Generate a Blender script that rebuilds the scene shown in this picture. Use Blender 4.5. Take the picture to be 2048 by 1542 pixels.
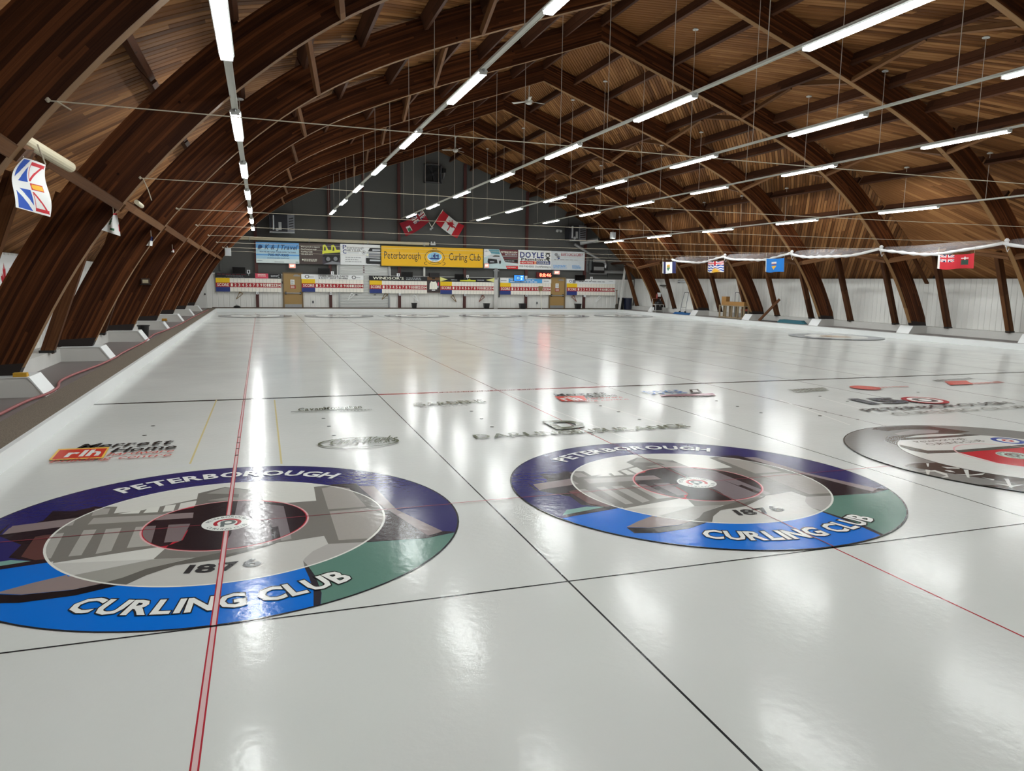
import bpy, math, random
from mathutils import Vector, Matrix
for _o in list(bpy.data.objects): bpy.data.objects.remove(_o, do_unlink=True)
SC = bpy.context.scene
COL = SC.collection
random.seed(7)

# ------------------------------------------------------------------ camera
CF, CYAW, CPIT, CROL = 1463.57, 0.3299207, -0.1393006, 0.0148231
CPOS = Vector((0.30758, -6.0038, 1.92051))
def cam_axes():
    cy, sy = math.cos(CYAW), math.sin(CYAW); cp, sp = math.cos(CPIT), math.sin(CPIT)
    f = Vector((sy*cp, cy*cp, sp)); r = Vector((cy, -sy, 0)); u = r.cross(f)
    cr, sr = math.cos(CROL), math.sin(CROL)
    return r*cr + u*sr, u*cr - r*sr, f
AR, AU, AF = cam_axes()
cam = bpy.data.cameras.new('camera'); camo = bpy.data.objects.new('camera', cam); COL.objects.link(camo)
cam.sensor_fit = 'HORIZONTAL'; cam.sensor_width = 36.0; cam.lens = CF*36.0/2048.0
cam.clip_start = 0.05; cam.clip_end = 300
camo.matrix_world = Matrix(((AR.x, AU.x, -AF.x, CPOS.x), (AR.y, AU.y, -AF.y, CPOS.y), (AR.z, AU.z, -AF.z, CPOS.z), (0, 0, 0, 1)))
SC.camera = camo
# surveyed points: a photo pixel carried onto a known plane of the hall
def _ray(x, y): return AF + AR*((x-1024)/CF) - AU*((y-771)/CF)
def on_y(x, y, Y):
    d = _ray(x, y); return CPOS + d*((Y-CPOS.y)/d.y)
def on_z(x, y, z=0.0):
    d = _ray(x, y); return CPOS + d*((z-CPOS.z)/d.z)
def on_x(x, y, X):
    d = _ray(x, y); return CPOS + d*((X-CPOS.x)/d.x)

# ------------------------------------------------------------------ world, exposure
wd = bpy.data.worlds.new('world'); SC.world = wd; wd.use_nodes = True
wd.node_tree.nodes['Background'].inputs[0].default_value = (0.5, 0.55, 0.6, 1)
wd.node_tree.nodes['Background'].inputs[1].default_value = 0.02
SC.view_settings.view_transform = 'Standard'; SC.view_settings.look = 'None'
SC.view_settings.gamma = 1.0; SC.view_settings.use_curve_mapping = False
SC.view_settings.exposure = 1.45
LAMP = 26.0          # tube brightness

# ------------------------------------------------------------------ mesh helpers
class MB:
    def __init__(s): s.v = []; s.f = []; s.m = []; s.uv = []; s.mats = []; s.smooth = False
    def mi(s, mat):
        if mat not in s.mats: s.mats.append(mat)
        return s.mats.index(mat)
    def add(s, vs, fs, mat, uvs=None):
        b = len(s.v); s.v += [tuple(v) for v in vs]; k = s.mi(mat)
        for n, f in enumerate(fs):
            s.f.append([b+i for i in f]); s.m.append(k)
            s.uv.append(uvs[n] if uvs else None)
    def box(s, x0, x1, y0, y1, z0, z1, mat):
        s.add([(x0,y0,z0),(x1,y0,z0),(x1,y1,z0),(x0,y1,z0),(x0,y0,z1),(x1,y0,z1),(x1,y1,z1),(x0,y1,z1)],
              [(0,3,2,1),(4,5,6,7),(0,1,5,4),(1,2,6,5),(2,3,7,6),(3,0,4,7)], mat)
    def bar(s, a, b, w, h, mat, up=(0,0,1)):
        a, b = Vector(a), Vector(b); d = (b-a).normalized(); up = Vector(up)
        x = d.cross(up)
        if x.length < 1e-4: x = d.cross(Vector((0,1,0)))
        x.normalize(); y = x.cross(d)
        vs = []
        for q in (a, b):
            for i, j in ((-1,-1),(1,-1),(1,1),(-1,1)): vs.append(q + x*(i*w/2) + y*(j*h/2))
        s.add(vs, [(3,2,1,0),(4,5,6,7),(0,1,5,4),(1,2,6,5),(2,3,7,6),(3,0,4,7)], mat)
    def tube(s, pts, r, mat, n=8, cap=True, radii=None):
        pts = [Vector(p) for p in pts]; vs = []; L = len(pts)
        prev = None
        for i, p in enumerate(pts):
            d = (pts[min(i+1, L-1)] - pts[max(i-1, 0)]).normalized()
            if prev is None:
                x = d.cross(Vector((0,0,1)))
                if x.length < 1e-3: x = d.cross(Vector((1,0,0)))
            else: x = prev - d*prev.dot(d)
            x.normalize(); prev = x; y = d.cross(x)
            rr = radii[i] if radii else r
            for k in range(n):
                t = 2*math.pi*k/n; vs.append(p + x*(rr*math.cos(t)) + y*(rr*math.sin(t)))
        fs = []
        for i in range(L-1):
            for k in range(n): fs.append((i*n+k, i*n+(k+1) % n, (i+1)*n+(k+1) % n, (i+1)*n+k))
        if cap: fs += [tuple(range(n-1, -1, -1)), tuple((L-1)*n+k for k in range(n))]
        s.add(vs, fs, mat)
    def prism(s, pts, off, mat):
        """planar outline (3-D points) given thickness along the vector off"""
        n = len(pts); a = [Vector(p) for p in pts]; off = Vector(off)
        s.add(a + [p+off for p in a], [tuple(range(n)), tuple(range(2*n-1, n-1, -1))] +
              [(i, i+n, (i+1) % n+n, (i+1) % n) for i in range(n)], mat)
    def poly(s, pts, mat): s.add(pts, [tuple(range(len(pts)))], mat)
    def lathe(s, prof, c, mat, n=16, axis='z'):
        vs = []; c = Vector(c)
        for r, h in prof:
            for k in range(n):
                t = 2*math.pi*k/n
                if axis == 'z': vs.append(c + Vector((r*math.cos(t), r*math.sin(t), h)))
                else: vs.append(c + Vector((r*math.cos(t), h, r*math.sin(t))))
        fs = []
        for i in range(len(prof)-1):
            for k in range(n): fs.append((i*n+k, i*n+(k+1) % n, (i+1)*n+(k+1) % n, (i+1)*n+k))
        fs += [tuple(range(n-1, -1, -1)), tuple((len(prof)-1)*n+k for k in range(n))]
        s.add(vs, fs, mat)
    def build(s, name, parent=None, smooth=False, kind=None):
        me = bpy.data.meshes.new(name); me.from_pydata(s.v, [], s.f)
        for m in s.mats: me.materials.append(m)
        if s.mats: me.polygons.foreach_set('material_index', s.m)
        if any(u for u in s.uv):
            L = me.uv_layers.new(name='UVMap'); i = 0
            for f, u in zip(s.f, s.uv):
                for k in range(len(f)):
                    L.data[i].uv = u[k] if u else (0, 0)
                    i += 1
        if smooth: me.polygons.foreach_set('use_smooth', [True]*len(me.polygons))
        me.update()
        o = bpy.data.objects.new(name, me); COL.objects.link(o)
        if parent is not None:
            o.parent = parent
            o.matrix_parent_inverse = Matrix.Translation(-parent.location)
        if kind: o['kind'] = kind
        return o
def tag(o, label, cat, group=None):
    o['label'] = label; o['category'] = cat
    if group: o['group'] = group
    return o
def thing(name, label, cat, loc=(0,0,0), group=None):
    o = bpy.data.objects.new(name, None); COL.objects.link(o); o.location = loc; o.empty_display_size = 0.1
    return tag(o, label, cat, group)
def structure(o): o['kind'] = 'structure'; return o

# ------------------------------------------------------------------ materials
def srgb(r, g, b):
    def c(v):
        v /= 255.0; return v/12.92 if v <= 0.04045 else ((v+0.055)/1.055)**2.4
    return (c(r), c(g), c(b), 1.0)
_M = {}
def pm(name, rgb, rough=0.6, metal=0.0, var=0.06, scale=6.0, emit=0.0, spec=0.5):
    """plain procedural surface: colour with a little noise in tone"""
    if name in _M: return _M[name]
    m = bpy.data.materials.new(name); m.use_nodes = True; nt = m.node_tree; b = nt.nodes['Principled BSDF']
    if name.split()[0] in ('sign', 'score', 'banner', 'header', 'crest'): rgb = tuple(min(250, v*1.09) for v in rgb)
    c = srgb(*rgb); b.inputs['Roughness'].default_value = rough; b.inputs['Metallic'].default_value = metal
    b.inputs['Specular IOR Level'].default_value = spec
    if var > 0:
        tc = nt.nodes.new('ShaderNodeTexCoord'); nz = nt.nodes.new('ShaderNodeTexNoise'); nz.inputs['Scale'].default_value = scale
        nz.inputs['Detail'].default_value = 3
        mx = nt.nodes.new('ShaderNodeMix'); mx.data_type = 'RGBA'
        mx.inputs[6].default_value = tuple(v*(1-var) for v in c[:3])+(1,); mx.inputs[7].default_value = tuple(min(1, v*(1+var)) for v in c[:3])+(1,)
        nt.links.new(tc.outputs['Object'], nz.inputs['Vector']); nt.links.new(nz.outputs['Fac'], mx.inputs[0])
        nt.links.new(mx.outputs[2], b.inputs['Base Color'])
    else: b.inputs['Base Color'].default_value = c
    if emit > 0:
        b.inputs['Emission Color'].default_value = c; b.inputs['Emission Strength'].default_value = emit
    _M[name] = m; return m

def nodes_of(name):
    m = bpy.data.materials.new(name); m.use_nodes = True; nt = m.node_tree
    return m, nt, nt.nodes['Principled BSDF']
def nmath(nt, op, a, b=None, c=None):
    n = nt.nodes.new('ShaderNodeMath'); n.operation = op
    for i, v in enumerate((a, b, c)):
        if v is None: continue
        if isinstance(v, (int, float)): n.inputs[i].default_value = v
        else: nt.links.new(v, n.inputs[i])
    return n.outputs[0]
def ramp(nt, fac, stops):
    n = nt.nodes.new('ShaderNodeValToRGB'); cr = n.color_ramp
    while len(cr.elements) < len(stops): cr.elements.new(0.5)
    for e, (p, c) in zip(cr.elements, stops): e.position = p; e.color = c
    nt.links.new(fac, n.inputs[0]); return n.outputs[0]
def rgbmix(nt, fac, a, b, mode='MIX'):
    n = nt.nodes.new('ShaderNodeMix'); n.data_type = 'RGBA'; n.blend_type = mode
    for i, v in ((0, fac), (6, a), (7, b)):
        if isinstance(v, (int, float)): n.inputs[i].default_value = v
        elif isinstance(v, tuple): n.inputs[i].default_value = v
        else: nt.links.new(v, n.inputs[i])
    return n.outputs[2]

def glulam(name, dark, mid, light, lam=0.042, rough=0.55):
    """laminated timber: thin stacked boards along u, each with its own tone, grain and a few knots"""
    m, nt, b = nodes_of(name)
    uv = nt.nodes.new('ShaderNodeUVMap'); sx = nt.nodes.new('ShaderNodeSeparateXYZ'); nt.links.new(uv.outputs[0], sx.inputs[0])
    oi = nt.nodes.new('ShaderNodeObjectInfo')
    li = nmath(nt, 'FLOOR', nmath(nt, 'DIVIDE', sx.outputs[1], lam))
    wn = nt.nodes.new('ShaderNodeTexWhiteNoise'); wn.noise_dimensions = '2D'
    c0 = nt.nodes.new('ShaderNodeCombineXYZ'); nt.links.new(li, c0.inputs[0]); nt.links.new(nmath(nt, 'MULTIPLY', oi.outputs['Random'], 97.0), c0.inputs[1]); nt.links.new(c0.outputs[0], wn.inputs['Vector'])
    bi = nmath(nt, 'FLOOR', nmath(nt, 'ADD', nmath(nt, 'DIVIDE', sx.outputs[0], 3.3), nmath(nt, 'MULTIPLY', wn.outputs['Value'], 7.0)))
    w2 = nt.nodes.new('ShaderNodeTexWhiteNoise'); w2.noise_dimensions = '3D'
    c1 = nt.nodes.new('ShaderNodeCombineXYZ'); nt.links.new(li, c1.inputs[0]); nt.links.new(bi, c1.inputs[1]); nt.links.new(oi.outputs['Random'], c1.inputs[2]); nt.links.new(c1.outputs[0], w2.inputs['Vector'])
    c2 = nt.nodes.new('ShaderNodeCombineXYZ'); nt.links.new(nmath(nt, 'MULTIPLY', sx.outputs[0], 0.9), c2.inputs[0]); nt.links.new(nmath(nt, 'MULTIPLY', sx.outputs[1], 26.0), c2.inputs[1]); nt.links.new(nmath(nt, 'MULTIPLY', oi.outputs['Random'], 31.0), c2.inputs[2])
    nz = nt.nodes.new('ShaderNodeTexNoise'); nz.inputs['Scale'].default_value = 2.2; nz.inputs['Detail'].default_value = 5; nt.links.new(c2.outputs[0], nz.inputs['Vector'])
    t = nmath(nt, 'ADD', nmath(nt, 'MULTIPLY', w2.outputs['Value'], 0.55), nmath(nt, 'MULTIPLY', nz.outputs['Fac'], 0.5))
    col = ramp(nt, t, [(0.18, dark), (0.55, mid), (0.92, light)])
    vo = nt.nodes.new('ShaderNodeTexVoronoi'); vo.inputs['Scale'].default_value = 2.1; nt.links.new(c2.outputs[0], vo.inputs['Vector'])
    c3 = nt.nodes.new('ShaderNodeCombineXYZ'); nt.links.new(sx.outputs[0], c3.inputs[0]); nt.links.new(sx.outputs[1], c3.inputs[1]); nt.links.new(nmath(nt, 'MULTIPLY', oi.outputs['Random'], 31.0), c3.inputs[2]); nt.links.new(c3.outputs[0], vo.inputs['Vector'])
    kn = nmath(nt, 'LESS_THAN', vo.outputs['Distance'], 0.055)
    col = rgbmix(nt, nmath(nt, 'MULTIPLY', kn, 0.75), col, tuple(v*0.25 for v in dark[:3])+(1,))
    fr = nmath(nt, 'FRACT', nmath(nt, 'DIVIDE', sx.outputs[1], lam)); ln = nmath(nt, 'LESS_THAN', fr, 0.07)
    col = rgbmix(nt, nmath(nt, 'MULTIPLY', ln, 0.45), col, tuple(v*0.3 for v in dark[:3])+(1,))
    nt.links.new(col, b.inputs['Base Color']); b.inputs['Roughness'].default_value = rough; b.inputs['Specular IOR Level'].default_value = 0.12
    return m
def plankwood(name, dark, mid, light, rough=0.6):
    """roof boards: each board island has a tone of its own, long grain and streaks"""
    m, nt, b = nodes_of(name)
    uv = nt.nodes.new('ShaderNodeUVMap'); sx = nt.nodes.new('ShaderNodeSeparateXYZ'); nt.links.new(uv.outputs[0], sx.inputs[0])
    ge = nt.nodes.new('ShaderNodeNewGeometry')
    c2 = nt.nodes.new('ShaderNodeCombineXYZ'); nt.links.new(nmath(nt, 'MULTIPLY', sx.outputs[0], 0.8), c2.inputs[0]); nt.links.new(nmath(nt, 'MULTIPLY', sx.outputs[1], 22.0), c2.inputs[1])
    nt.links.new(nmath(nt, 'MULTIPLY', ge.outputs['Random Per Island'], 50.0), c2.inputs[2])
    nz = nt.nodes.new('ShaderNodeTexNoise'); nz.inputs['Scale'].default_value = 1.6; nz.inputs['Detail'].default_value = 5; nt.links.new(c2.outputs[0], nz.inputs['Vector'])
    t = nmath(nt, 'ADD', nmath(nt, 'MULTIPLY', ge.outputs['Random Per Island'], 0.55), nmath(nt, 'MULTIPLY', nz.outputs['Fac'], 0.5))
    nt.links.new(ramp(nt, t, [(0.18, dark), (0.55, mid), (0.95, light)]), b.inputs['Base Color'])
    b.inputs['Roughness'].default_value = rough; b.inputs['Specular IOR Level'].default_value = 0.12
    return m
def lin(r, g, b): return (r, g, b, 1.0)
M_ARCH = glulam('stained glulam', lin(.021,.006,.0023), lin(.064,.0195,.0062), lin(.150,.049,.0155))
M_ARCHB = glulam('bare glulam underside', lin(.15,.078,.032), lin(.23,.125,.052), lin(.30,.17,.078), lam=0.3)
M_BEAM = glulam('rough sawn purlin', lin(.035,.014,.008), lin(.07,.028,.015), lin(.12,.052,.028), lam=0.2)
M_BRACE = glulam('brace timber', lin(.08,.034,.014), lin(.14,.062,.026), lin(.22,.11,.05), lam=0.12)
M_PLANK = plankwood('roof deck boards', lin(.075,.027,.008), lin(.19,.080,.027), lin(.36,.18,.07))
M_FOOT = pm('tarred timber foot', (26, 15, 12), .7)
M_DECK = pm('deck backing', (38, 22, 14), 0.8)
M_POST = glulam('wall post timber', lin(.04,.014,.006), lin(.09,.034,.013), lin(.18,.08,.032), lam=0.15)
M_WHITE = pm('white painted steel siding', (230, 230, 226), 0.5, var=0.03, scale=0.7)
M_WHITE2 = pm('white painted concrete', (205, 204, 200), 0.75, var=0.07, scale=3)
M_BOARD = pm('white painted curb board', (226, 228, 228), 0.35, var=0.03, scale=1.5)
M_GREY = pm('grey wall panel', (86, 86, 84), 0.75, var=0.05, scale=0.8)
M_COLUMN = pm('red oxide steel', (78, 38, 34), 0.6, var=0.1)
M_CONC = pm('concrete floor paint', (120, 112, 110), 0.45, var=0.12, scale=1.2)
M_STEEL = pm('galvanised steel', (165, 167, 168), 0.4, 0.6, var=0.08)
M_LAMPW = pm('white lamp housing', (205, 207, 205), 0.45, var=0.02)
M_BLACK = pm('black plastic', (18, 18, 19), 0.45, var=0.1)
M_RAIL = pm('pale rail paint', (186, 186, 178), .5, var=.04)
M_WIRE = pm('pale suspension wire', (186, 176, 164), 0.5, var=0.0)
M_ROPE = pm('pale cord', (190, 180, 160), 0.8, var=0.0)
def lampmat():
    m, nt, b = nodes_of('lit tube lens'); b.inputs['Base Color'].default_value = (.9, .9, .88, 1)
    b.inputs['Emission Color'].default_value = (0.96, 1.0, 0.985, 1); b.inputs['Emission Strength'].default_value = LAMP
    return m
M_LAMP = lampmat()
def matmat():
    m, nt, b = nodes_of('brown fibre walkway mat')
    tc = nt.nodes.new('ShaderNodeTexCoord'); nz = nt.nodes.new('ShaderNodeTexNoise'); nz.inputs['Scale'].default_value = 90; nz.inputs['Detail'].default_value = 4
    nt.links.new(tc.outputs['Object'], nz.inputs['Vector'])
    nt.links.new(ramp(nt, nz.outputs['Fac'], [(0.3, lin(.07,.055,.04)), (0.7, lin(.24,.19,.14))]), b.inputs['Base Color']); b.inputs['Roughness'].default_value = 0.95
    bp = nt.nodes.new('ShaderNodeBump'); bp.inputs['Strength'].default_value = 0.4; bp.inputs['Distance'].default_value = 0.01
    nt.links.new(nz.outputs['Fac'], bp.inputs['Height']); nt.links.new(bp.outputs[0], b.inputs['Normal'])
    return m
M_MAT = matmat()
ICE_ROUGH = 0.15
def icegroup():
    """shared wet, faintly pebbled surface for the ice and everything painted under it"""
    g = bpy.data.node_groups.new('ice_surface', 'ShaderNodeTree')
    g.interface.new_socket('Normal', in_out='OUTPUT', socket_type='NodeSocketVector')
    g.interface.new_socket('Rough', in_out='OUTPUT', socket_type='NodeSocketFloat')
    g.interface.new_socket('Cloud', in_out='OUTPUT', socket_type='NodeSocketFloat')
    out = g.nodes.new('NodeGroupOutput'); ge = g.nodes.new('ShaderNodeNewGeometry')
    def noise(s, d, sc=(1,1,1)):
        mp = g.nodes.new('ShaderNodeMapping'); mp.inputs['Scale'].default_value = sc
        g.links.new(ge.outputs['Position'], mp.inputs['Vector'])
        n = g.nodes.new('ShaderNodeTexNoise'); n.inputs['Scale'].default_value = s; n.inputs['Detail'].default_value = d
        g.links.new(mp.outputs[0], n.inputs['Vector']); return n.outputs['Fac']
    big, fine, waves = noise(0.9, 3), noise(17, 3), noise(2.2, 2, (0.35, 1.6, 1))
    b1 = g.nodes.new('ShaderNodeBump'); b1.inputs['Strength'].default_value = 1.0; b1.inputs['Distance'].default_value = 0.0012
    g.links.new(waves, b1.inputs['Height'])
    b2 = g.nodes.new('ShaderNodeBump'); b2.inputs['Strength'].default_value = 1.0; b2.inputs['Distance'].default_value = 0.0013
    g.links.new(fine, b2.inputs['Height']); g.links.new(b1.outputs[0], b2.inputs['Normal'])
    mr = g.nodes.new('ShaderNodeMapRange'); mr.inputs[1].default_value = 0.2; mr.inputs[2].default_value = 0.8
    mr.inputs[3].default_value = ICE_ROUGH*0.8; mr.inputs[4].default_value = ICE_ROUGH*1.25
    g.links.new(big, mr.inputs[0])
    g.links.new(b2.outputs[0], out.inputs['Normal']); g.links.new(mr.outputs[0], out.inputs['Rough']); g.links.new(big, out.inputs['Cloud'])
    return g
ICEG = icegroup()
def ice(name, rgb, var=0.04):
    if name in _M: return _M[name]
    m, nt, b = nodes_of(name); g = nt.nodes.new('ShaderNodeGroup'); g.node_tree = ICEG; c = srgb(*rgb)
    col = rgbmix(nt, g.outputs['Cloud'], tuple(v*(1-var) for v in c[:3])+(1,), tuple(min(1, v*(1+var)) for v in c[:3])+(1,))
    nt.links.new(col, b.inputs['Base Color']); nt.links.new(g.outputs['Normal'], b.inputs['Normal']); nt.links.new(g.outputs['Rough'], b.inputs['Roughness'])
    b.inputs['IOR'].default_value = 1.31; b.inputs['Specular IOR Level'].default_value = 0.22
    _M[name] = m; return m
M_ICE = ice('white rink ice', (204, 206, 203))

# ------------------------------------------------------------------ hall geometry
CX = 10.73                      # centre line of the hall
PITCH = 4.98
ARCH_Y = [1.36 + PITCH*k for k in range(8)]
ARCH_Y = [-3.62] + ARCH_Y       # nearest one stands beside the camera
FARY, BACKY = 41.0, -9.0
FLOORZ = 0.19
INTR = [(0,9.53),(2.0,8.80),(4.2,8.05),(5.8,7.46),(7.2,6.92),(8.4,6.36),(9.2,5.93),(9.75,5.5),(10.7,4.77),(11.6,3.84),(12.02,3.37),(12.4,2.93),(12.9,2.2),(13.25,1.6),(13.78,.5)]
def resample(P, n):
    s = [0.0]
    for a, b in zip(P, P[1:]): s.append(s[-1] + math.dist(a, b))
    out = []; j = 0
    for i in range(n):
        t = s[-1]*i/(n-1)
        while j < len(P)-2 and s[j+1] < t: j += 1
        k = (t-s[j])/(s[j+1]-s[j]); out.append((P[j][0]+(P[j+1][0]-P[j][0])*k, P[j][1]+(P[j+1][1]-P[j][1])*k))
    return out
def smooth(P, k):
    n = len(P); w = [0.5+0.5*math.cos(math.pi*i/(k+1)) for i in range(-k, k+1)]; W = sum(w); out = []
    def at(i):
        if i < 0: return (2*P[0][0]-P[-i][0], 2*P[0][1]-P[-i][1])
        if i >= n: q = P[2*n-2-i]; return (2*P[-1][0]-q[0], 2*P[-1][1]-q[1])
        return P[i]
    for i in range(n):
        out.append((sum(w[j+k]*at(i+j)[0] for j in range(-k, k+1))/W, sum(w[j+k]*at(i+j)[1] for j in range(-k, k+1))/W))
    return out
IN = smooth(resample(INTR, 97), 10)
def tangent(P, i):
    a, b = P[max(i-1, 0)], P[min(i+1, len(P)-1)]; d = math.dist(a, b); return ((b[0]-a[0])/d, (b[1]-a[1])/d)
def normal(P, i): t = tangent(P, i); return (-t[1], t[0])
DEPTH = 0.70
EX = [(p[0]+DEPTH*normal(IN, i)[0], p[1]+DEPTH*normal(IN, i)[1]) for i, p in enumerate(IN)]
ROOFC = [(0,10.28),(1.35,9.80),(2.7,9.33),(4.07,8.85),(5.42,8.36),(6.8,7.87),(8.25,7.34),(9.5,6.74),(10.83,6.02),(12.03,5.02),(14.9,2.33)]
RF = smooth(resample(ROOFC, 121), 6); RF[0] = (0, 10.28)
RS = [0.0]
for a, b in zip(RF, RF[1:]): RS.append(RS[-1] + math.dist(a, b))
def roof_at(s):
    s = max(0.0, min(RS[-1], s)); lo = 0
    i = min(len(RF)-2, int(s/RS[-1]*(len(RF)-1)))
    while RS[i] > s: i -= 1
    while i < len(RF)-2 and RS[i+1] < s: i += 1
    k = (s-RS[i])/(RS[i+1]-RS[i]); return (RF[i][0]+(RF[i+1][0]-RF[i][0])*k, RF[i][1]+(RF[i+1][1]-RF[i][1])*k)
def roof_z(d):
    d = abs(d)
    for a, b in zip(RF, RF[1:]):
        if a[0] <= d <= b[0]: return a[1]+(b[1]-a[1])*(d-a[0])/(b[0]-a[0])
    return RF[-1][1]
def intr_at(d):
    i = min(range(len(IN)), key=lambda k: abs(IN[k][0]-d)); return IN[i], normal(IN, i)

# ceiling: backing shell, then the diagonal deck boards nailed under it
mb = MB()
sh = RF[::6] + ([RF[-1]] if (len(RF)-1) % 6 else [])
prof = [(-d, z) for d, z in reversed(sh)] + sh[1:]
vs = []
for y in (BACKY, FARY):
    for up in (0.03, 0.12):
        vs += [(CX+d, y, z+up) for d, z in prof]
n = len(prof); fs = []
for i in range(n-1):
    fs.append((i, i+1, 2*n+i+1, 2*n+i)); fs.append((n+i, 3*n+i, 3*n+i+1, n+i+1))
    fs.append((i, n+i, n+i+1, i+1)); fs.append((2*n+i, 2*n+i+1, 3*n+i+1, 3*n+i))
mb.add(vs, fs, M_DECK)
ceiling = structure(mb.build('ceiling'))
BW = 0.125; BP = BW*math.sqrt(2); SPLIT = ARCH_Y[4]
steps = [RS[-1]*i/30 for i in range(31)]
def strip(mb, c, side, way):
    """one run of deck boards: starts at Y=c on the ridge, walks out at 45 degrees"""
    sa = (c-SPLIT if way < 0 else SPLIT-c); lo, hi = max(0.0, sa-BP/2), sa+BP/2
    ss = [lo] + ([hi] if hi > lo+1e-4 else []) + [q for q in steps if q > max(lo, hi)+.02]
    segs = [(q, c+way*q) for q in ss if q <= RS[-1]]
    cut = random.randint(1, 5); run = []
    def flush(run):
        if len(run) < 2: return
        vs = []; uvs = []
        for s, y in run:
            d, z = roof_at(s)
            for off, up in ((-BP/2+0.006, 0.025), (-BP/2+0.020, 0.0), (BP/2-0.020, 0.0), (BP/2-0.006, 0.025)):
                yy = y+off
                yy = min(yy, SPLIT) if way < 0 else max(yy, SPLIT)
                vs.append((CX+side*d, max(BACKY, min(FARY, yy)), z+up))
        fs = []; uu = []
        for i in range(len(run)-1):
            for k in range(3):
                f = [i*4+k, i*4+k+1, (i+1)*4+k+1, (i+1)*4+k]
                if side < 0: f.reverse()
                fs.append(tuple(f)); q = {0: (run[i][0], k*.05), 1: (run[i][0], k*.05+.05), 2: (run[i+1][0], k*.05+.05), 3: (run[i+1][0], k*.05)}
                u = [q[0], q[1], q[2], q[3]]
                if side < 0: u.reverse()
                uu.append(u)
        mb.add(vs, fs, M_PLANK, uu)
    for i, (s, y) in enumerate(segs):
        ok = BACKY-1 < y < FARY+1
        if ok: run.append((s, y))
        cut -= 1
        if (cut <= 0 or not ok) and len(run) > 1:
            flush(run); run = [run[-1]] if ok else []; cut = random.randint(2, 7)
    flush(run)
plank_count = 0; rest = MB()
def runs(side):
    out = []
    c = SPLIT - BP/2
    while c < SPLIT + RS[-1]: out.append((c, -1)); c += BP
    c = SPLIT - BP*1.5
    while c > BACKY: out.append((c, -1)); c -= BP
    c = SPLIT + BP/2
    while c < FARY: out.append((c, 1)); c += BP
    c = SPLIT - BP/2
    while c > SPLIT - RS[-1]: out.append((c, 1)); c -= BP
    return [(c, w, side) for c, w in out]
allruns = runs(1) + sorted(runs(-1), key=lambda r: abs(r[0]-8))
for c, way, side in allruns:
    mb = MB(); strip(mb, c, side, way)
    if not mb.f: continue
    if plank_count < 300: mb.build('plank', ceiling); plank_count += 1
    else: strip(rest, c, side, way)
if rest.f: rest.build('plank_rest', ceiling, kind='stuff')

# purlins and knee braces between the arches
TH = 0.085                       # half thickness of an arch
purl_d = [0, 1.35, 2.7, 4.07, 5.42, 6.8, 8.25, 9.5, 10.83, 12.03]
bays = list(zip(ARCH_Y, ARCH_Y[1:])) + [(ARCH_Y[-1], FARY)]
def ruv(a, b): L = (Vector(b)-Vector(a)).length; return L
def timber(mb, a, b, w, h, mat, up):
    a, b = Vector(a), Vector(b); d = (b-a); L = d.length; d.normalize(); up = Vector(up)
    x = d.cross(up).normalized(); y = x.cross(d); vs = []
    for q in (a, b):
        for i, j in ((-1,-1),(1,-1),(1,1),(-1,1)): vs.append(q + x*(i*w/2) + y*(j*h/2))
    r = random.random()*9
    U = lambda w: [(r, 0), (r, w), (r+L, w), (r+L, 0)]
    mb.add(vs, [(3,2,1,0),(4,5,6,7)], mat, [[(0,0)]*4]*2)
    for f, ww in (((0,1,5,4), w), ((1,2,6,5), h), ((2,3,7,6), w), ((3,0,4,7), h)): mb.add([vs[i] for i in f], [(0,1,2,3)], mat, [[(r, 0), (r, ww), (r+L, ww), (r+L, 0)]])
for y0, y1 in bays:
    for d in purl_d:
        for side in ((1,) if d == 0 else (1, -1)):
            z = roof_z(d); e = 0.05; dz = (roof_z(d+e)-roof_z(max(0, d-e)))/(e+min(e, d)) if d else 0
            nrm = Vector((-dz*side, 0, 1)).normalized()
            c = Vector((CX+side*d, 0, z+0.005)) - nrm*0.165
            mb = MB(); timber(mb, c+Vector((0, y0+TH, 0)), c+Vector((0, y1-(TH if y1 < FARY else 0), 0)), 0.09, 0.33, M_BEAM, nrm)
            mb.build('purlin', ceiling)
    for d, a, s in ((5.30, 2.2, .57), (9.15, 2.2, .68), (12.35, 2.1, .55)):
        (pd, pz), (nd, nz_) = intr_at(d)
        for side in (1, -1):
            base = Vector((CX+side*(pd+nd*.05), 0, pz+nz_*.05)); top = Vector((CX+side*(pd+nd*s), 0, pz+nz_*s)); up = Vector((side*nd, 0, nz_))
            for ya, dr in ((y0+TH, 1), (y1-TH, -1)):
                if y1 >= FARY and dr < 0: continue
                mb = MB(); timber(mb, base+Vector((0, ya, 0)), top+Vector((0, ya+dr*a, 0)), 0.09 if d < 12 else .13, 0.14 if d < 12 else .15, M_BRACE, up)
                mb.build('knee_brace', ceiling)
        if d > 12:
            for side in (1, -1):          # short girt that the lowest braces meet
                c = Vector((CX+side*(pd+nd*(s+.14)), 0, pz+nz_*(s+.14)))
                mb = MB(); timber(mb, c+Vector((0, y0+TH, 0)), c+Vector((0, y1-TH, 0)), 0.10, 0.14, M_BEAM, Vector((side*nd, 0, nz_)))
                mb.build('girt', ceiling)

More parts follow.
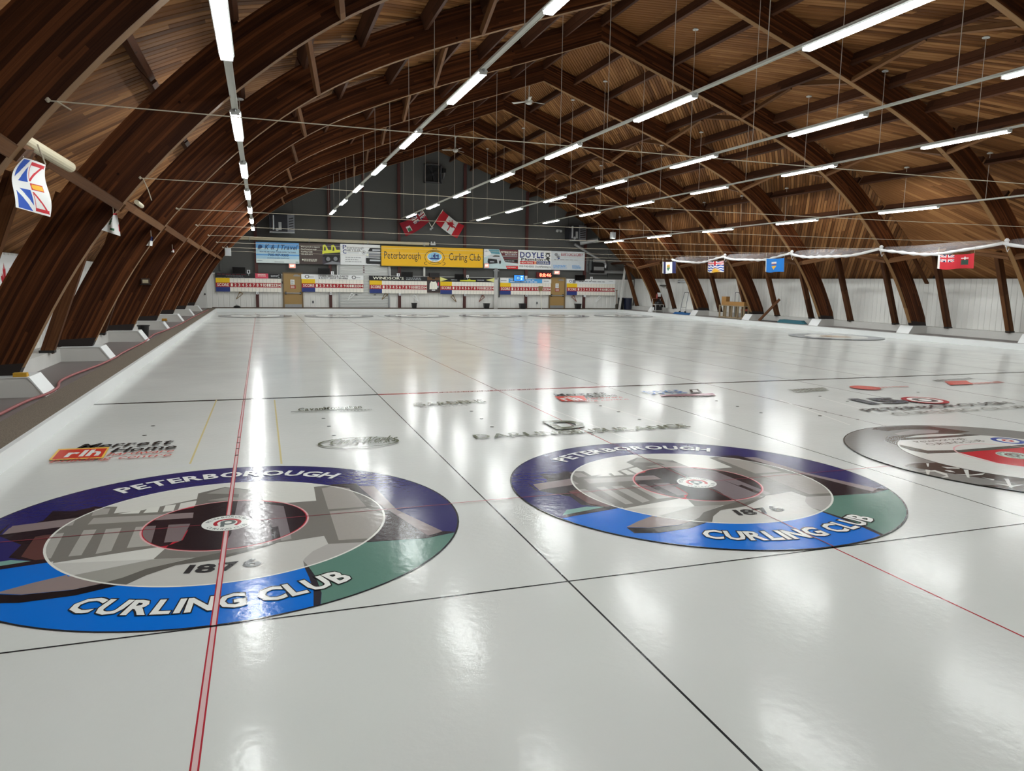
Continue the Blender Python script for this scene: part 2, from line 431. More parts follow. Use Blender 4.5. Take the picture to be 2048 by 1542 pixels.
# laminated arches
def arch_half(side, y, parent):
    idx = list(range(0, len(IN), 2)); I = [IN[i] for i in idx]; E = [EX[i] for i in idx]
    I[0] = (0, 9.53); E[0] = (0, 10.27)
    ti = tangent(IN, len(IN)-1); I[-1] = (13.80, .475); E.append((14.50, .475)); I.append(I[-1])
    L = [0.0]
    for a, b in zip(I, I[1:]): L.append(L[-1] + math.dist(a, b))
    L[-1] = L[-2] + .35
    n = len(I); vs = []
    for yy in (y-TH, y+TH):
        vs += [(CX+side*d, yy, z) for d, z in I] + [(CX+side*d, yy, z) for d, z in E]
    mb = MB()
    def q(f, uv, mat):
        if side < 0: f = f[::-1]; uv = uv[::-1]
        mb.add([vs[i] for i in f], [tuple(range(len(f)))], mat, [uv])
    for i in range(n-1):
        a, b = L[i], L[i+1]
        if i < n-2:
            q([i, i+1, n+i+1, n+i], [(a,0),(b,0),(b,DEPTH),(a,DEPTH)], M_ARCH)
            q([2*n+i, 3*n+i, 3*n+i+1, 2*n+i+1], [(a,0),(a,DEPTH),(b,DEPTH),(b,0)], M_ARCH)
            q([i, 2*n+i, 2*n+i+1, i+1], [(a,0),(a,.17),(b,.17),(b,0)], M_ARCHB)
        else:
            q([i, n+i+1, n+i], [(a,0),(b,DEPTH),(a,DEPTH)], M_ARCH); q([2*n+i, 3*n+i, 3*n+i+1], [(a,0),(a,DEPTH),(b,DEPTH)], M_ARCH)
        q([n+i, n+i+1, 3*n+i+1, 3*n+i], [(a,0),(b,0),(b,.17),(a,.17)], M_ARCH)
    q([n-1, 3*n-1, 4*n-1, 2*n-1], [(0,0)]*4, M_ARCH); q([0, n, 3*n, 2*n], [(0,0)]*4, M_ARCH)
    return mb.build('arch_half', parent)
names = ['dark glulam arch overhead nearest the viewer, mostly out of the picture',
         'dark glulam arch across the upper left corner beside the white pipe',
         'glulam arch on the pedestal with the yellow block, second in view from the left edge',
         'glulam arch third in view from the left edge, peak out of the picture',
         'glulam arch whose peak is the first one seen whole, above the long light rows',
         'glulam arch with the second whole peak, in the middle of the hall',
         'glulam arch with the third whole peak, behind the white ceiling fan',
         'glulam arch second from the grey far wall',
         'glulam arch closest to the grey far wall']
for k, y in enumerate(ARCH_Y):
    t = thing('glulam_arch', names[k], 'arch', (CX, y, 0), 'laminated roof arches')
    for side in (-1, 1):
        ha = arch_half(side, y, t)
        mb = MB(); e = TH+.004; mb.prism([(CX+side*d, y-e, z) for d, z in ((13.795, .476), (13.705, .665), (14.425, .62), (14.505, .476))], (0, 2*e, 0), M_FOOT); mb.build('tarred_foot', ha)

# floor, ice, curb boards
ICEX0, ICEX1, ICEY0, ICEY1 = -2.145, 23.6, -5.3, 39.9
mb = MB(); mb.box(ICEX0, ICEX1, ICEY0, ICEY1, -0.06, 0.0, M_ICE); ICEO = structure(mb.build('floor_ice'))
mb = MB()
for x0, x1, y0, y1 in ((CX-15.2, ICEX0-.06, BACKY, FARY), (ICEX1+.06, CX+15.2, BACKY, FARY), (ICEX0-.06, ICEX1+.06, ICEY1+.06, FARY), (ICEX0-.06, ICEX1+.06, BACKY, ICEY0-.06)):
    mb.box(x0, x1, y0, y1, -0.1, FLOORZ, M_CONC)
floor = structure(mb.build('floor'))
def curb(name, x0, x1, y0, y1, seams, ax):
    mb = MB(); mb.box(x0, x1, y0, y1, -0.1, FLOORZ+.012, M_BOARD)
    o = structure(mb.build(name)); return o
trim1 = curb('trim_1', ICEX0-.06, ICEX0, ICEY0-.06, ICEY1+.06, 0, 0)
trim2 = curb('trim_2', ICEX1, ICEX1+.22, ICEY0-.06, ICEY1+.06, 0, 0)
trim3 = curb('trim_3', ICEX0, ICEX1, ICEY1, ICEY1+.10, 0, 0)
trim4 = curb('trim_4', ICEX0, ICEX1, ICEY0-.06, ICEY0, 0, 0)
# brown mats on the walkways, laid in lengths
def mat_run(name, x0, x1, y0, y1, step, label):
    y = y0; k = 0; t = thing(name, label, 'floor mat', ((x0+x1)/2, y0, FLOORZ))
    while y < y1 - .1:
        e = min(y+step, y1); mb = MB(); mb.box(x0, x1, y+.004, e-.004, FLOORZ, FLOORZ+.012, M_MAT); mb.build('mat_length', t); y = e
mat_run('walkway_mat', ICEX0-.52, ICEX0-.062, -5, FARY-.6, 6.55, 'brown fibre walkway mat in lengths along the left side of the ice')
mb = MB(); mb.box(ICEX0-.05, ICEX1+.2, ICEY1+.105, FARY-.25, FLOORZ, FLOORZ+.012, M_MAT)
tag(mb.build('walkway_mat'), 'brown fibre mat strip below the scoreboards along the far wall', 'floor mat')

# side walls: ribbed white siding on a concrete kerb, arch pedestals in front
WALLD, WALLT = 14.78, 2.33
KERBD, KERBZ = 14.33, 0.455
def siding(mb, p0, p1, z0, z1, inward, mat, pitch=0.23, rib=0.018):
    p0, p1 = Vector(p0), Vector(p1); L = (p1-p0).length; u = (p1-p0)/L; nn = Vector(inward); t = 0.0; pts = []
    while t < L:
        for a, h in ((0, 0), (pitch*.80, 0), (pitch*.85, -rib), (pitch*.95, -rib)):
            if t+a <= L: pts.append((t+a, h))
        t += pitch
    pts.append((L, 0)); vs = []; n = len(pts)
    for z in (z0, z1): vs += [p0+u*a+nn*h+Vector((0, 0, z)) for a, h in pts]
    for z in (z0, z1): vs += [p0+u*a-nn*.06+Vector((0, 0, z)) for a, h in pts]
    fs = []
    for i in range(n-1): fs += [(i, i+1, n+i+1, n+i), (2*n+i, 3*n+i, 3*n+i+1, 2*n+i+1), (n+i, n+i+1, 3*n+i+1, 3*n+i), (i, 2*n+i, 2*n+i+1, i+1)]
    fs += [(0, n, 3*n, 2*n), (n-1, 3*n-1, 4*n-1, 2*n-1)]
    mb.add(vs, fs, mat)
post_y = [ARCH_Y[4]-1.20+2.46*k for k in range(-9, 11)]
for side, nm in ((-1, 'left'), (1, 'right')):
    mb = MB(); siding(mb, (CX+side*WALLD, BACKY, 0), (CX+side*WALLD, FARY, 0), KERBZ-.02, WALLT, (-side, 0, 0), M_WHITE)
    w = structure(mb.build('wall_'+nm))
    mb = MB(); x0, x1 = sorted((CX+side*KERBD, CX+side*15.2)); mb.box(x0, x1, BACKY, FARY, FLOORZ-.05, KERBZ, M_WHITE2)
    kb = structure(mb.build('baseboard_'+nm))
    for y in ARCH_Y:
        mb = MB(); X = lambda d: CX+side*d
        pr = [(13.42, FLOORZ), (13.62, .475), (14.6, .475), (14.6, FLOORZ)]
        hw = 0.29
        mb.prism([(X(d), y-hw, z) for d, z in pr], (0, 2*hw, 0), M_WHITE2)
        cap = [(13.40, FLOORZ+.0), (13.60, .487), (14.34, .487), (14.34, .475), (13.62, .475), (13.42, FLOORZ)]
        mb.prism([(X(d), y-hw-.012, z) for d, z in cap], (0, 2*hw+.024, 0), M_BOARD)
        mb.build('pedestal', kb)
    for y in post_y:
        if not (-6 < y < FARY-.5): continue
        a = Vector((CX+side*14.35, y, KERBZ+.02)); b = Vector((CX+side*13.36, y, 3.22))
        mb = MB(); timber(mb, a, b, 0.15, 0.22, M_POST, (1, 0, .34*side)); po = mb.build('post', w)
        mb = MB(); mb.box(a.x-.13, a.x+.13, y-.08, y+.08, KERBZ, KERBZ+.05, M_BLACK); mb.build('post_shoe', w)
        if y < 20 and side > 0 and y > 10: pass

# gable walls
def gable(name, y0, y1, matup, matlow):
    mb = MB(); P = [(-d, z+.05) for d, z in reversed(RF[::6])] + [(d, z+.05) for d, z in RF[6::6]]
    P = [(-15.1, 0.0)] + [(max(-15.1, d), z) for d, z in P] + [(15.1, 0.0)]
    mb.prism([(CX+d, y0, z) for d, z in P], (0, y1-y0, 0), matup); return structure(mb.build(name))
wall_far = gable('wall_far', FARY, FARY+.25, M_GREY, M_WHITE)
wall_back = gable('wall_back', BACKY-.25, BACKY, M_WHITE, M_WHITE)

# ------------------------------------------------------------------ lights: six rows of strip fixtures on hung rails
ROWS = [(0.0, 4.57), (4.2, 5.62), (8.58, 5.62), (12.87, 5.62), (17.16, 5.62), (21.45, 4.57)]
ROWN = ['leftmost row', 'second row from left', 'third row from left', 'third row from right', 'second row from right', 'rightmost row']
FL, FP, FY0 = 2.42, 5.58, 2.85
ordw = ['second from the near end', 'third from the near end', 'fourth from the near end', 'fifth from the near end', 'third from the far wall', 'second from the far wall', 'closest to the far wall', 'added out of view']
for r, (X, Z) in enumerate(ROWS):
    t = thing('light_rail', 'pale steel light rail on wires, %s' % ROWN[r], 'light rail', (X, 20, Z+.13), 'hung light rails')
    mb = MB(); mb.box(X-.035, X+.035, -4.5, 39.3, Z+.085, Z+.115, M_RAIL); mb.box(X-.05, X-.035, -4.5, 39.3, Z+.075, Z+.115, M_RAIL); mb.box(X+.035, X+.05, -4.5, 39.3, Z+.075, Z+.115, M_RAIL); mb.build('channel', t)
    y = 1.96-3.06*2
    while y < 39:
        zt = roof_z(X-CX)
        for dd in purl_d:
            if abs(abs(X-CX)-dd) < 0.10: zt -= .36
        mb = MB(); mb.tube([(X, y, Z+.11), (X, y, zt)], 0.008, M_WIRE, 5); mb.build('wire', t)
        mb = MB(); mb.lathe([(.085, 0), (.09, .02), (.05, .045)], (X, y, zt-.03), M_LAMPW, 12); mb.build('ceiling_disc', t)
        y += 3.06
    for k in range(-1, 7):  # first of each row is added out of view to brighten near ice
        yc = FY0+FP*k
        f = thing('strip_light', 'lit strip light in the %s, %s' % (ROWN[r], ordw[k]), 'strip light', (X, yc, Z), 'strip lights over the ice')
        mb = MB(); pr = [(-.075, .03), (-.09, .055), (-.06, .085), (.06, .085), (.09, .055), (.075, .03)]
        mb.prism([(X+a, yc-FL/2, Z+b) for a, b in pr], (0, FL, 0), M_LAMPW); hs = mb.build('housing', f)
        mb = MB(); pr = [(-.075, .03), (-.066, -.005), (.066, -.005), (.075, .03)]
        mb.prism([(X+a, yc-FL/2+.02, Z+b) for a, b in pr], (0, FL-.04, 0), M_LAMP); mb.build('lens', hs)
        for e in (-1, 1):
            mb = MB(); mb.box(X-.07, X+.07, yc+e*FL/2-.01, yc+e*FL/2+.012, Z-.006, Z+.085, M_LAMPW); mb.tube([(X, yc+e*(FL/2+.035), Z+.04), (X, yc+e*(FL/2+.035), Z+.10)], .02, M_STEEL, 6); mb.build('end_bracket', hs)

# ------------------------------------------------------------------ lettering: outlines of the built-in typeface, set by hand
CHARS = "ABCDEFGHIJKLMNOPQRSTUVWXYZabcdefghijklmnopqrstuvwxyz0123456789&'-.,:@"
GL = {}
def load_glyphs():
    tmp = []
    for lib, off in (('R', 0.0), ('B', 0.018), ('X', 0.032), ('Z', 0.068)):
        for ch in CHARS:
            cu = bpy.data.curves.new('g', 'FONT'); cu.body = ch; cu.size = 1.0; cu.offset = off; cu.resolution_u = 2; cu.dimensions = '2D'; cu.fill_mode = 'BOTH'
            o = bpy.data.objects.new('g', cu); COL.objects.link(o); tmp.append((lib, ch, o))
    bpy.context.view_layer.update(); dg = bpy.context.evaluated_depsgraph_get()
    for lib, ch, o in tmp:
        e = o.evaluated_get(dg); me = e.to_mesh()
        GL[lib, ch] = ([(v.co.x, v.co.y) for v in me.vertices], [tuple(p.vertices) for p in me.polygons]); e.to_mesh_clear()
    for lib, ch, o in tmp:
        cu = o.data; bpy.data.objects.remove(o); bpy.data.curves.remove(cu)
load_glyphs()
CAP = max(v[1] for v in GL['R', 'H'][0])
def layout(txt, lib='B', gap=0.10):
    x = 0.0; out = []
    for ch in txt:
        if ch == ' ': x += 0.38; continue
        vs, fs = GL.get((lib, ch), GL[lib, 'o'])
        x0 = min(v[0] for v in vs); x1 = max(v[0] for v in vs); w = (x1-x0)/CAP
        out.append((x, w, [((a-x0)/CAP, b/CAP) for a, b in vs], fs)); x += w + gap
    return out, max(x-gap, 0.01)
def put_text(mb, txt, fn, x0, y0, w, h, mat, lib='B', shear=0.0, fit=True, align='c'):
    """letters into the box x0..x0+w, baseline y0, cap height h; fn maps (x, y) to 3-D"""
    g, W = layout(txt, lib)
    sx = w/W if fit else h
    if not fit: x0 += (w-W*h)/2 if align == 'c' else 0
    for gx, gw, vs, fs in g: mb.add([fn(x0+(gx+a)*sx+shear*b*h, y0+b*h) for a, b in vs], fs, mat)
def arc_text(mb, txt, cx, cy, r, h, a0, a1, z, mat, top=True, lib='B', grow=0.0):
    g, W = layout(txt, 'B', 0.14); sx = math.radians(abs(a1-a0))/W
    g2 = layout(txt, lib, 0.14)[0]
    for (gx, gw, _, _), (_, gw2, vs, fs) in zip(g, g2):
        mid = gx+gw/2; t = math.radians(a0) + (-1 if top else 1)*mid*sx
        rm = r+h/2; out = []
        for a, b in vs:
            lx = (a-gw2/2)*sx*rm; ly = b*h
            if top: rr = r+ly; out.append((cx+rr*math.cos(t)+lx*math.sin(t), cy+rr*math.sin(t)-lx*math.cos(t), z))
            else: rr = r+h-ly; out.append((cx+rr*math.cos(t)-lx*math.sin(t), cy+rr*math.sin(t)+lx*math.cos(t), z))
        mb.add(out, fs, mat)

# ------------------------------------------------------------------ markings frozen into the ice
SW = 4.29; TEE = 0.0; HOG = 6.401; BACKL = -1.829; FTEE, FHOG, FBACK = 34.747, 28.346, 36.576
ZL = [0.0004]
def zup(d=0.00004): ZL[0] += d; return ZL[0]
def disc(mb, cx, cy, r, mat, z=None, n=96):
    z = z or zup(); mb.add([(cx+r*math.cos(2*math.pi*k/n), cy+r*math.sin(2*math.pi*k/n), z) for k in range(n)], [tuple(range(n))], mat)
def ring(mb, cx, cy, r0, r1, mat, z=None, n=96):
    z = z or zup(); vs = []
    for k in range(n):
        t = 2*math.pi*k/n; vs += [(cx+r0*math.cos(t), cy+r0*math.sin(t), z), (cx+r1*math.cos(t), cy+r1*math.sin(t), z)]
    mb.add(vs, [(2*k, 2*k+1, (2*k+3) % (2*n), (2*k+2) % (2*n)) for k in range(n)], mat)
def stripe(mb, x0, y0, x1, y1, w, mat, z=None):
    z = z or zup(); d = Vector((x1-x0, y1-y0)).normalized(); n = Vector((-d.y, d.x))*(w/2)
    mb.add([(x0+n.x, y0+n.y, z), (x0-n.x, y0-n.y, z), (x1-n.x, y1-n.y, z), (x1+n.x, y1+n.y, z)], [(0, 1, 2, 3)], mat)
def clip_disc(P, r, n=72):
    """clip a polygon (plan coordinates about the house centre) to a disc"""
    for k in range(n):
        t = 2*math.pi*(k+.5)/n; nx, ny = math.cos(t), math.sin(t); R = r*math.cos(math.pi/n); out = []
        if not P: return P
        for a, b in zip(P, P[1:]+P[:1]):
            da, db = a[0]*nx+a[1]*ny-R, b[0]*nx+b[1]*ny-R
            if da <= 0: out.append(a)
            if (da < 0 < db) or (db < 0 < da):
                s = da/(da-db); out.append((a[0]+(b[0]-a[0])*s, a[1]+(b[1]-a[1])*s))
        P = out
    return P
def tri_poly(mb, P, cx, cy, z, mat):
    from mathutils.geometry import tessellate_polygon
    if len(P) < 3: return
    Q = [P[0]]
    for p in P[1:]:
        if math.dist(p, Q[-1]) > 1e-5: Q.append(p)
    if len(Q) < 3: return
    tr = tessellate_polygon([[Vector((x, y, 0)) for x, y in Q]])
    fs = []
    for a, b, c in tr:
        ar = (Q[b][0]-Q[a][0])*(Q[c][1]-Q[a][1])-(Q[b][1]-Q[a][1])*(Q[c][0]-Q[a][0])
        fs.append((a, b, c) if ar > 0 else (a, c, b))
    mb.add([(cx+x, cy+y, z) for x, y in Q], fs, mat)
I_BLACK = ice('black ice line', (42, 42, 44)); I_RED = ice('red ice line', (165, 40, 52)); I_DRED = ice('dark red ice line', (120, 52, 56))
I_PINK = ice('pink centre strip', (206, 176, 176)); I_GREY = ice('thin grey ice line', (92, 92, 92)); I_GOLD = ice('gold guide line', (205, 190, 140)); I_PALE = ice('pale guide line', (228, 228, 222)); I_WH = ice('white ice paint', (232, 232, 228))
mb = MB()
for k in range(1, 6): stripe(mb, (k-.5)*SW, ICEY0, (k-.5)*SW, ICEY1, .014, I_BLACK)
for k in range(6):
    if k == 0:
        for dx, m, w in ((0, I_PINK, .030), (-.015, I_RED, .008), (.015, I_RED, .008)): stripe(mb, dx, ICEY0, dx, 38.4, w, m)
    else: stripe(mb, k*SW, ICEY0, k*SW, 38.4, .014, I_RED if k < 2 else I_DRED)
stripe(mb, ICEX0, BACKL, ICEX1, BACKL, .016, I_BLACK); stripe(mb, ICEX0, FBACK, ICEX1, FBACK, .03, I_GREY)
stripe(mb, ICEX0, FTEE, ICEX1, FTEE, .014, I_DRED)
for k in range(6): stripe(mb, (k-.5)*SW, HOG, (k+.5)*SW, HOG, .10, I_RED if k == 1 else I_BLACK)
stripe(mb, ICEX0, FHOG, ICEX1, FHOG, .10, I_GREY)
mb.build('painted_line', ICEO)
mb = MB()
for (xa, ya), (xb, yb), m in (((433, 800), (380, 928), I_GOLD), ((549, 800), (563, 928), I_GOLD), ((1012, 784), (1262, 880), I_PALE), ((1100, 782), (1440, 880), I_PALE), ((1560, 800), (1700, 850), I_PALE), ((1640, 795), (1760, 828), I_PALE)):
    a, b = on_z(xa, ya), on_z(xb, yb); stripe(mb, a.x, a.y, b.x, b.y, .02, m)
mb.build('guide_line', ICEO)
mb = MB()
for k in range(6):
    for y in (1.22, 1.55, 1.87, 2.2): disc(mb, k*SW, HOG-3.0-y+1.2, .022, I_BLACK, n=10)
for px, py in ((306, 852), (289, 871), (647, 837), (658, 853), (668, 871), (943, 823), (963, 838), (984, 854), (1201, 812), (1237, 824), (1279, 839), (1475, 813), (1522, 826), (1433, 802), (1640, 793), (1695, 803), (1836, 785), (1640, 832)):
    c = on_z(px, py); disc(mb, c.x, c.y, .028, I_BLACK, n=10)
mb.build('marker_dot', ICEO)
# hog line lettering
mb = MB()
z = zup(); put_text(mb, 'Peterborough Curling Club', lambda x, y: (x, y, z), on_z(868, 780).x, HOG-.032, on_z(1062, 775).x-on_z(868, 780).x, .062, I_WH, 'B')
mb.build('hog_line_lettering', ICEO)

# traced from the sheet: the lift-lock picture printed in the two near houses
def LA(x, y): p = on_z(x/4.267, 920+y/4.267); return (p.x, p.y)
def RA(x, y): p = on_z(440+x/4.18, 920+y/4.18); return (p.x, p.y)
def KA(x, y): p = on_z(1010+x/4.876, 870+y/4.876); return (p.x-SW, p.y)
def tr(*runs):
    out = []
    for f, pts in runs: out += [f(*q) for q in pts]
    return out
ROLE = {  # outer ring, eight-foot (washed out), four-foot
    'sky': ((44, 42, 98), (206, 206, 200), (176, 40, 56)), 'water': ((10, 108, 205), (190, 189, 184), (20, 90, 190)),
    'green': ((92, 128, 116), (170, 167, 163), (92, 128, 116)), 'bank': ((48, 45, 52), (120, 117, 113), (48, 45, 52)),
    'dark': ((40, 31, 38), (121, 118, 113), (44, 32, 38)), 'pink': ((134, 120, 120), (158, 155, 150), (134, 120, 120)),
    'pane': ((92, 60, 58), (166, 164, 158), (120, 108, 110)), 'gal': ((200, 200, 196), (212, 212, 205), (205, 205, 200)),
    'tower': ((40, 31, 38), (112, 109, 105), (38, 28, 33)), 'pier': ((140, 128, 130), (150, 146, 142), (120, 110, 114)),
    'road': ((138, 124, 122), (152, 150, 144), (138, 124, 122)), 'shade': ((30, 26, 30), (98, 96, 91), (30, 26, 30)), 'roof': ((150, 148, 145), (146, 144, 139), (90, 84, 86)), 'big': ((150, 140, 140), (158, 153, 148), (130, 120, 122)),
    'teal': ((120, 160, 152), (170, 172, 168), (120, 160, 152))}
ART = [
    ('water', tr((KA, [(300, 870), (610, 812), (1140, 716)]), (LA, [(420, 892), (1300, 852), (1900, 790)]), (RA, [(300, 735), (870, 640), (905, 705), (705, 840), (790, 990), (800, 1240)])) + [(1.0, -3), (-3, -3)]),
    ('green', tr((RA, [(695, 850), (735, 890), (800, 985), (850, 1115), (840, 1225)])) + [(1.3, -3), (3, -2), (3, 0)] + tr((RA, [(1970, 608), (1730, 655), (1220, 690), (905, 706), (775, 768), (708, 828)]))),
    ('bank', tr((RA, [(695, 848), (737, 890), (800, 978), (848, 1110), (835, 1225), (782, 1230), (782, 1100), (745, 985), (708, 905)]))),
    ('dark', tr((LA, [(0, 645), (370, 520), (450, 440), (640, 440), (800, 403), (1003, 403), (972, 460), (1190, 438), (1690, 335), (1655, 560), (1440, 735), (450, 886)]), (KA, [(1140, 716), (610, 806), (560, 790), (960, 712), (740, 690), (640, 610), (290, 545), (210, 470)]))),
    ('sky', tr((KA, [(330, 555), (640, 610), (745, 690), (560, 745), (400, 740), (250, 620)]))),
    ('teal', tr((KA, [(560, 792), (600, 740), (800, 706), (965, 712)]))),
    ('pink', tr((KA, [(272, 488), (650, 432), (668, 470), (325, 530)]))),
    ('pink', tr((LA, [(20, 640), (80, 585), (645, 513), (620, 562)]))),
    ('pink', tr((LA, [(780, 482), (812, 420), (942, 418), (918, 466)]))),
    ('pink', tr((LA, [(748, 556), (800, 500), (1655, 455), (1650, 500)]))),
    ('gal', tr((LA, [(1005, 466), (1205, 430), (1185, 460)]))), ('gal', tr((LA, [(1222, 458), (1262, 416), (1365, 403), (1345, 450)]))),
    ('gal', tr((LA, [(1388, 447), (1412, 395), (1502, 383), (1480, 440)]))), ('sky', tr((LA, [(1518, 436), (1542, 374), (1682, 350), (1655, 412)]))),
    ('pane', tr((LA, [(380, 645), (548, 627), (435, 845), (300, 860), (180, 830), (300, 660)]))),
    ('pane', tr((LA, [(715, 605), (825, 598), (695, 818), (583, 830)]))), ('pane', tr((LA, [(905, 595), (1038, 585), (950, 782), (815, 808)]))),
    ('pane', tr((LA, [(1160, 577), (1332, 568), (1285, 738), (1083, 756)]))), ('pane', tr((LA, [(1438, 560), (1625, 550), (1545, 700), (1400, 712)]))),
    ('dark', tr((RA, [(340, 350), (520, 366), (740, 350), (805, 345), (785, 230), (850, 222), (960, 205), (1140, 200), (1330, 360), (1480, 425), (1860, 598), (1975, 604), (1730, 657), (1220, 692), (905, 707), (870, 640), (600, 682), (430, 702), (300, 740), (0, 815)]), (LA, [(1310, 852), (1440, 735), (1900, 600)]))),
    ('tower', tr((LA, [(1650, 470), (1692, 290), (1920, 235)]), (RA, [(345, 262), (350, 350), (420, 640)]), (LA, [(1880, 782), (1430, 742), (1560, 690), (1640, 540)]))),
    ('roof', tr((LA, [(1762, 292), (1920, 240)]), (RA, [(340, 266), (162, 290)]))), ('roof', tr((LA, [(1770, 350), (1960, 320)]), (RA, [(160, 320), (160, 345)]), (LA, [(1960, 352)]))),
    ('pier', tr((RA, [(162, 275), (350, 292), (430, 620), (440, 702), (0, 768), (95, 620)]))),
    ('pier', tr((RA, [(350, 368), (532, 392), (598, 665), (512, 682), (486, 560), (432, 570)]))),
    ('big', tr((RA, [(850, 242), (960, 222), (1080, 240), (1225, 395), (905, 418)]))), ('big', tr((RA, [(915, 435), (1235, 408), (1400, 470), (1260, 660), (992, 676)]))),
    ('pink', tr((RA, [(1160, 222), (1285, 222), (1480, 420), (1862, 600), (1740, 638), (1325, 368)]))),
    ('road', tr((KA, [(1185, 908), (1300, 850), (1440, 798)]), (LA, [(580, 1000), (1300, 855), (1640, 842), (1250, 935), (1050, 1010), (860, 1062)]), (KA, [(1700, 888), (1400, 916)]))),
    ('shade', tr((KA, [(1185, 912), (1400, 918), (1700, 890)]), (LA, [(860, 1062), (1050, 1010), (1250, 935), (1640, 846), (1900, 792)]), (RA, [(0, 808), (300, 738), (520, 684), (420, 720), (0, 835)]), (LA, [(1500, 905), (1250, 990), (1080, 1070), (1000, 1078)]), (KA, [(1800, 922), (1500, 965), (1260, 968)]))),
]
I_TXTW = ice('printed white letters', (225, 226, 222)); I_TXTK = ice('printed dark letters', (50, 50, 52))
def p_logo(mb, cx, cy, s, cred, cgrey, cwh):
    """round button badge: white disc, small ring lettering, red and grey letter P"""
    disc(mb, cx, cy, .19*s, cwh)
    arc_text(mb, 'PETERBOROUGH', cx, cy, .135*s, .035*s, 165, 15, zup(), cgrey, True); arc_text(mb, 'CURLING CLUB', cx, cy, .135*s, .035*s, -155, -25, zup(), cgrey, False)
    z = zup(); n = 40; vs = []
    for k in range(n+1):
        t = math.radians(215-265*k/n); vs += [(cx+.075*s*math.cos(t), cy+.075*s*math.sin(t), z), (cx+.105*s*math.cos(t), cy+.105*s*math.sin(t), z)]
    mb.add(vs, [(2*k, 2*k+2, 2*k+3, 2*k+1) for k in range(n)], cred)
    z = zup(); mb.add([(cx-.05*s, cy-.09*s, z), (cx-.02*s, cy-.09*s, z), (cx-.02*s, cy+.05*s, z), (cx-.05*s, cy+.05*s, z)], [(0, 1, 2, 3)], cgrey)
    ring(mb, cx+.005*s, cy+.01*s, .028*s, .058*s, cgrey)
def lock_house(cx, lab):
    mb = MB()
    disc(mb, cx, 0, 1.829, ice('art black rim', (36, 36, 40))); disc(mb, cx, 0, 1.815, ice('art sky0', ROLE['sky'][0]))
    for lv, R in ((0, 1.815), (1, 1.215), (2, .60)):
        if lv == 1: disc(mb, cx, 0, 1.232, ice('art ring edge', (222, 222, 216))); disc(mb, cx, 0, 1.215, ice('art sky1', ROLE['sky'][1]))
        if lv == 2: disc(mb, cx, 0, .622, ice('art pink edge', (214, 168, 170))); disc(mb, cx, 0, .608, ice('art sky2', ROLE['sky'][2]))
        for role, P in ART:
            z = zup(); tri_poly(mb, clip_disc(list(P), R), cx, 0, z, ice('art %s%d' % (role, lv), ROLE[role][lv]))
    p_logo(mb, cx, 0, 1.0, I_RED, ice('badge grey', (98, 106, 106)), I_TXTW)
    h = mb.build('house_rings', ICEO); h['label'] = lab
    mb = MB(); arc_text(mb, 'PETERBOROUGH', cx, 0, 1.44, .18, 129, 51.5, zup(), I_TXTW, True, 'X'); mb.build('lettering', h); mb = MB()
    arc_text(mb, 'CURLING CLUB', cx, 0, 1.425, .19, -121, -59.5, zup(), I_BLACK, False, 'Z'); arc_text(mb, 'CURLING CLUB', cx, 0, 1.43, .185, -121, -59.5, zup(), I_TXTW, False, 'X'); mb.build('lettering', h); mb = MB()
    arc_text(mb, '1876', cx, 0, .88, .135, -103, -75, zup(), I_TXTK, False, 'X')
    mb.build('lettering', h)
    mb = MB(); m = ice('tee line over print', (140, 60, 72)); stripe(mb, cx-1.83, 0, cx-.2, 0, .010, m); stripe(mb, cx+.2, 0, cx+1.83, 0, .010, m)
    if cx == 0:
        for dx, mm, w in ((0, I_PINK, .030), (-.015, I_RED, .008), (.015, I_RED, .008)): stripe(mb, cx+dx, -1.83, cx+dx, -.2, w, mm); stripe(mb, cx+dx, .2, cx+dx, 1.83, w, mm)
    else: stripe(mb, cx, -1.83, cx, -.2, .012, I_DRED); stripe(mb, cx, .2, cx, 1.83, .012, I_DRED)
    mb.build('house_line', h)
lock_house(0.0, 'blue lift-lock house rings nearest the left curb'); lock_house(SW, 'blue lift-lock house rings in the middle of the near ice')
# tee line between the houses
mb = MB(); m = ice('tee line red', (176, 92, 98))
for a, b in ((ICEX0, -1.83), (1.83, SW-1.83), (SW+1.83, 2*SW-1.83), (2*SW+1.83, ICEX1)): stripe(mb, a, 0, b, 0, .012, m)
mb.build('painted_line', ICEO)
# third house: grey rings, shop advertisement, red four-foot
def plan3(x, y): p = on_z(1560+x/4.197, 640+y/4.197); return (p.x-2*SW, p.y)
mb = MB(); c3 = 2*SW
g1, g2, g3 = ice('ad grey', (128, 127, 124)), ice('ad brown black', (58, 50, 48)), ice('ad white', (204, 204, 200)); gd = ice('ad dark', (70, 70, 68))
disc(mb, c3, 0, 1.829, gd); disc(mb, c3, 0, 1.815, g1)
def ad(P, m, R): tri_poly(mb, clip_disc(P, R), c3, 0, zup(), m)
ad([plan3(*q) for q in [(1030, 1235), (1110, 1212), (1340, 1205), (1700, 1290), (2048, 1340), (2400, 1420), (2400, 1560), (2048, 1460), (1600, 1390)]] + [(0.9, -1.9), (-.6, -1.9)], g2, 1.815)
ad([plan3(*q) for q in [(765, 925), (800, 912), (1100, 895), (1260, 900), (1590, 945), (1330, 960), (1330, 935), (1250, 925), (1050, 925), (900, 940)]], g2, 1.815)
ad([plan3(*q) for q in [(870, 1020), (900, 985), (1300, 955), (1600, 945), (1330, 980), (1000, 1010), (960, 1030), (1010, 1060), (950, 1050)]], gd, 1.815)
ad([plan3(*q) for q in [(1110, 930), (1340, 935), (1300, 955), (1000, 975), (960, 960)]], ice('ad mid', (150, 144, 144)), 1.815)
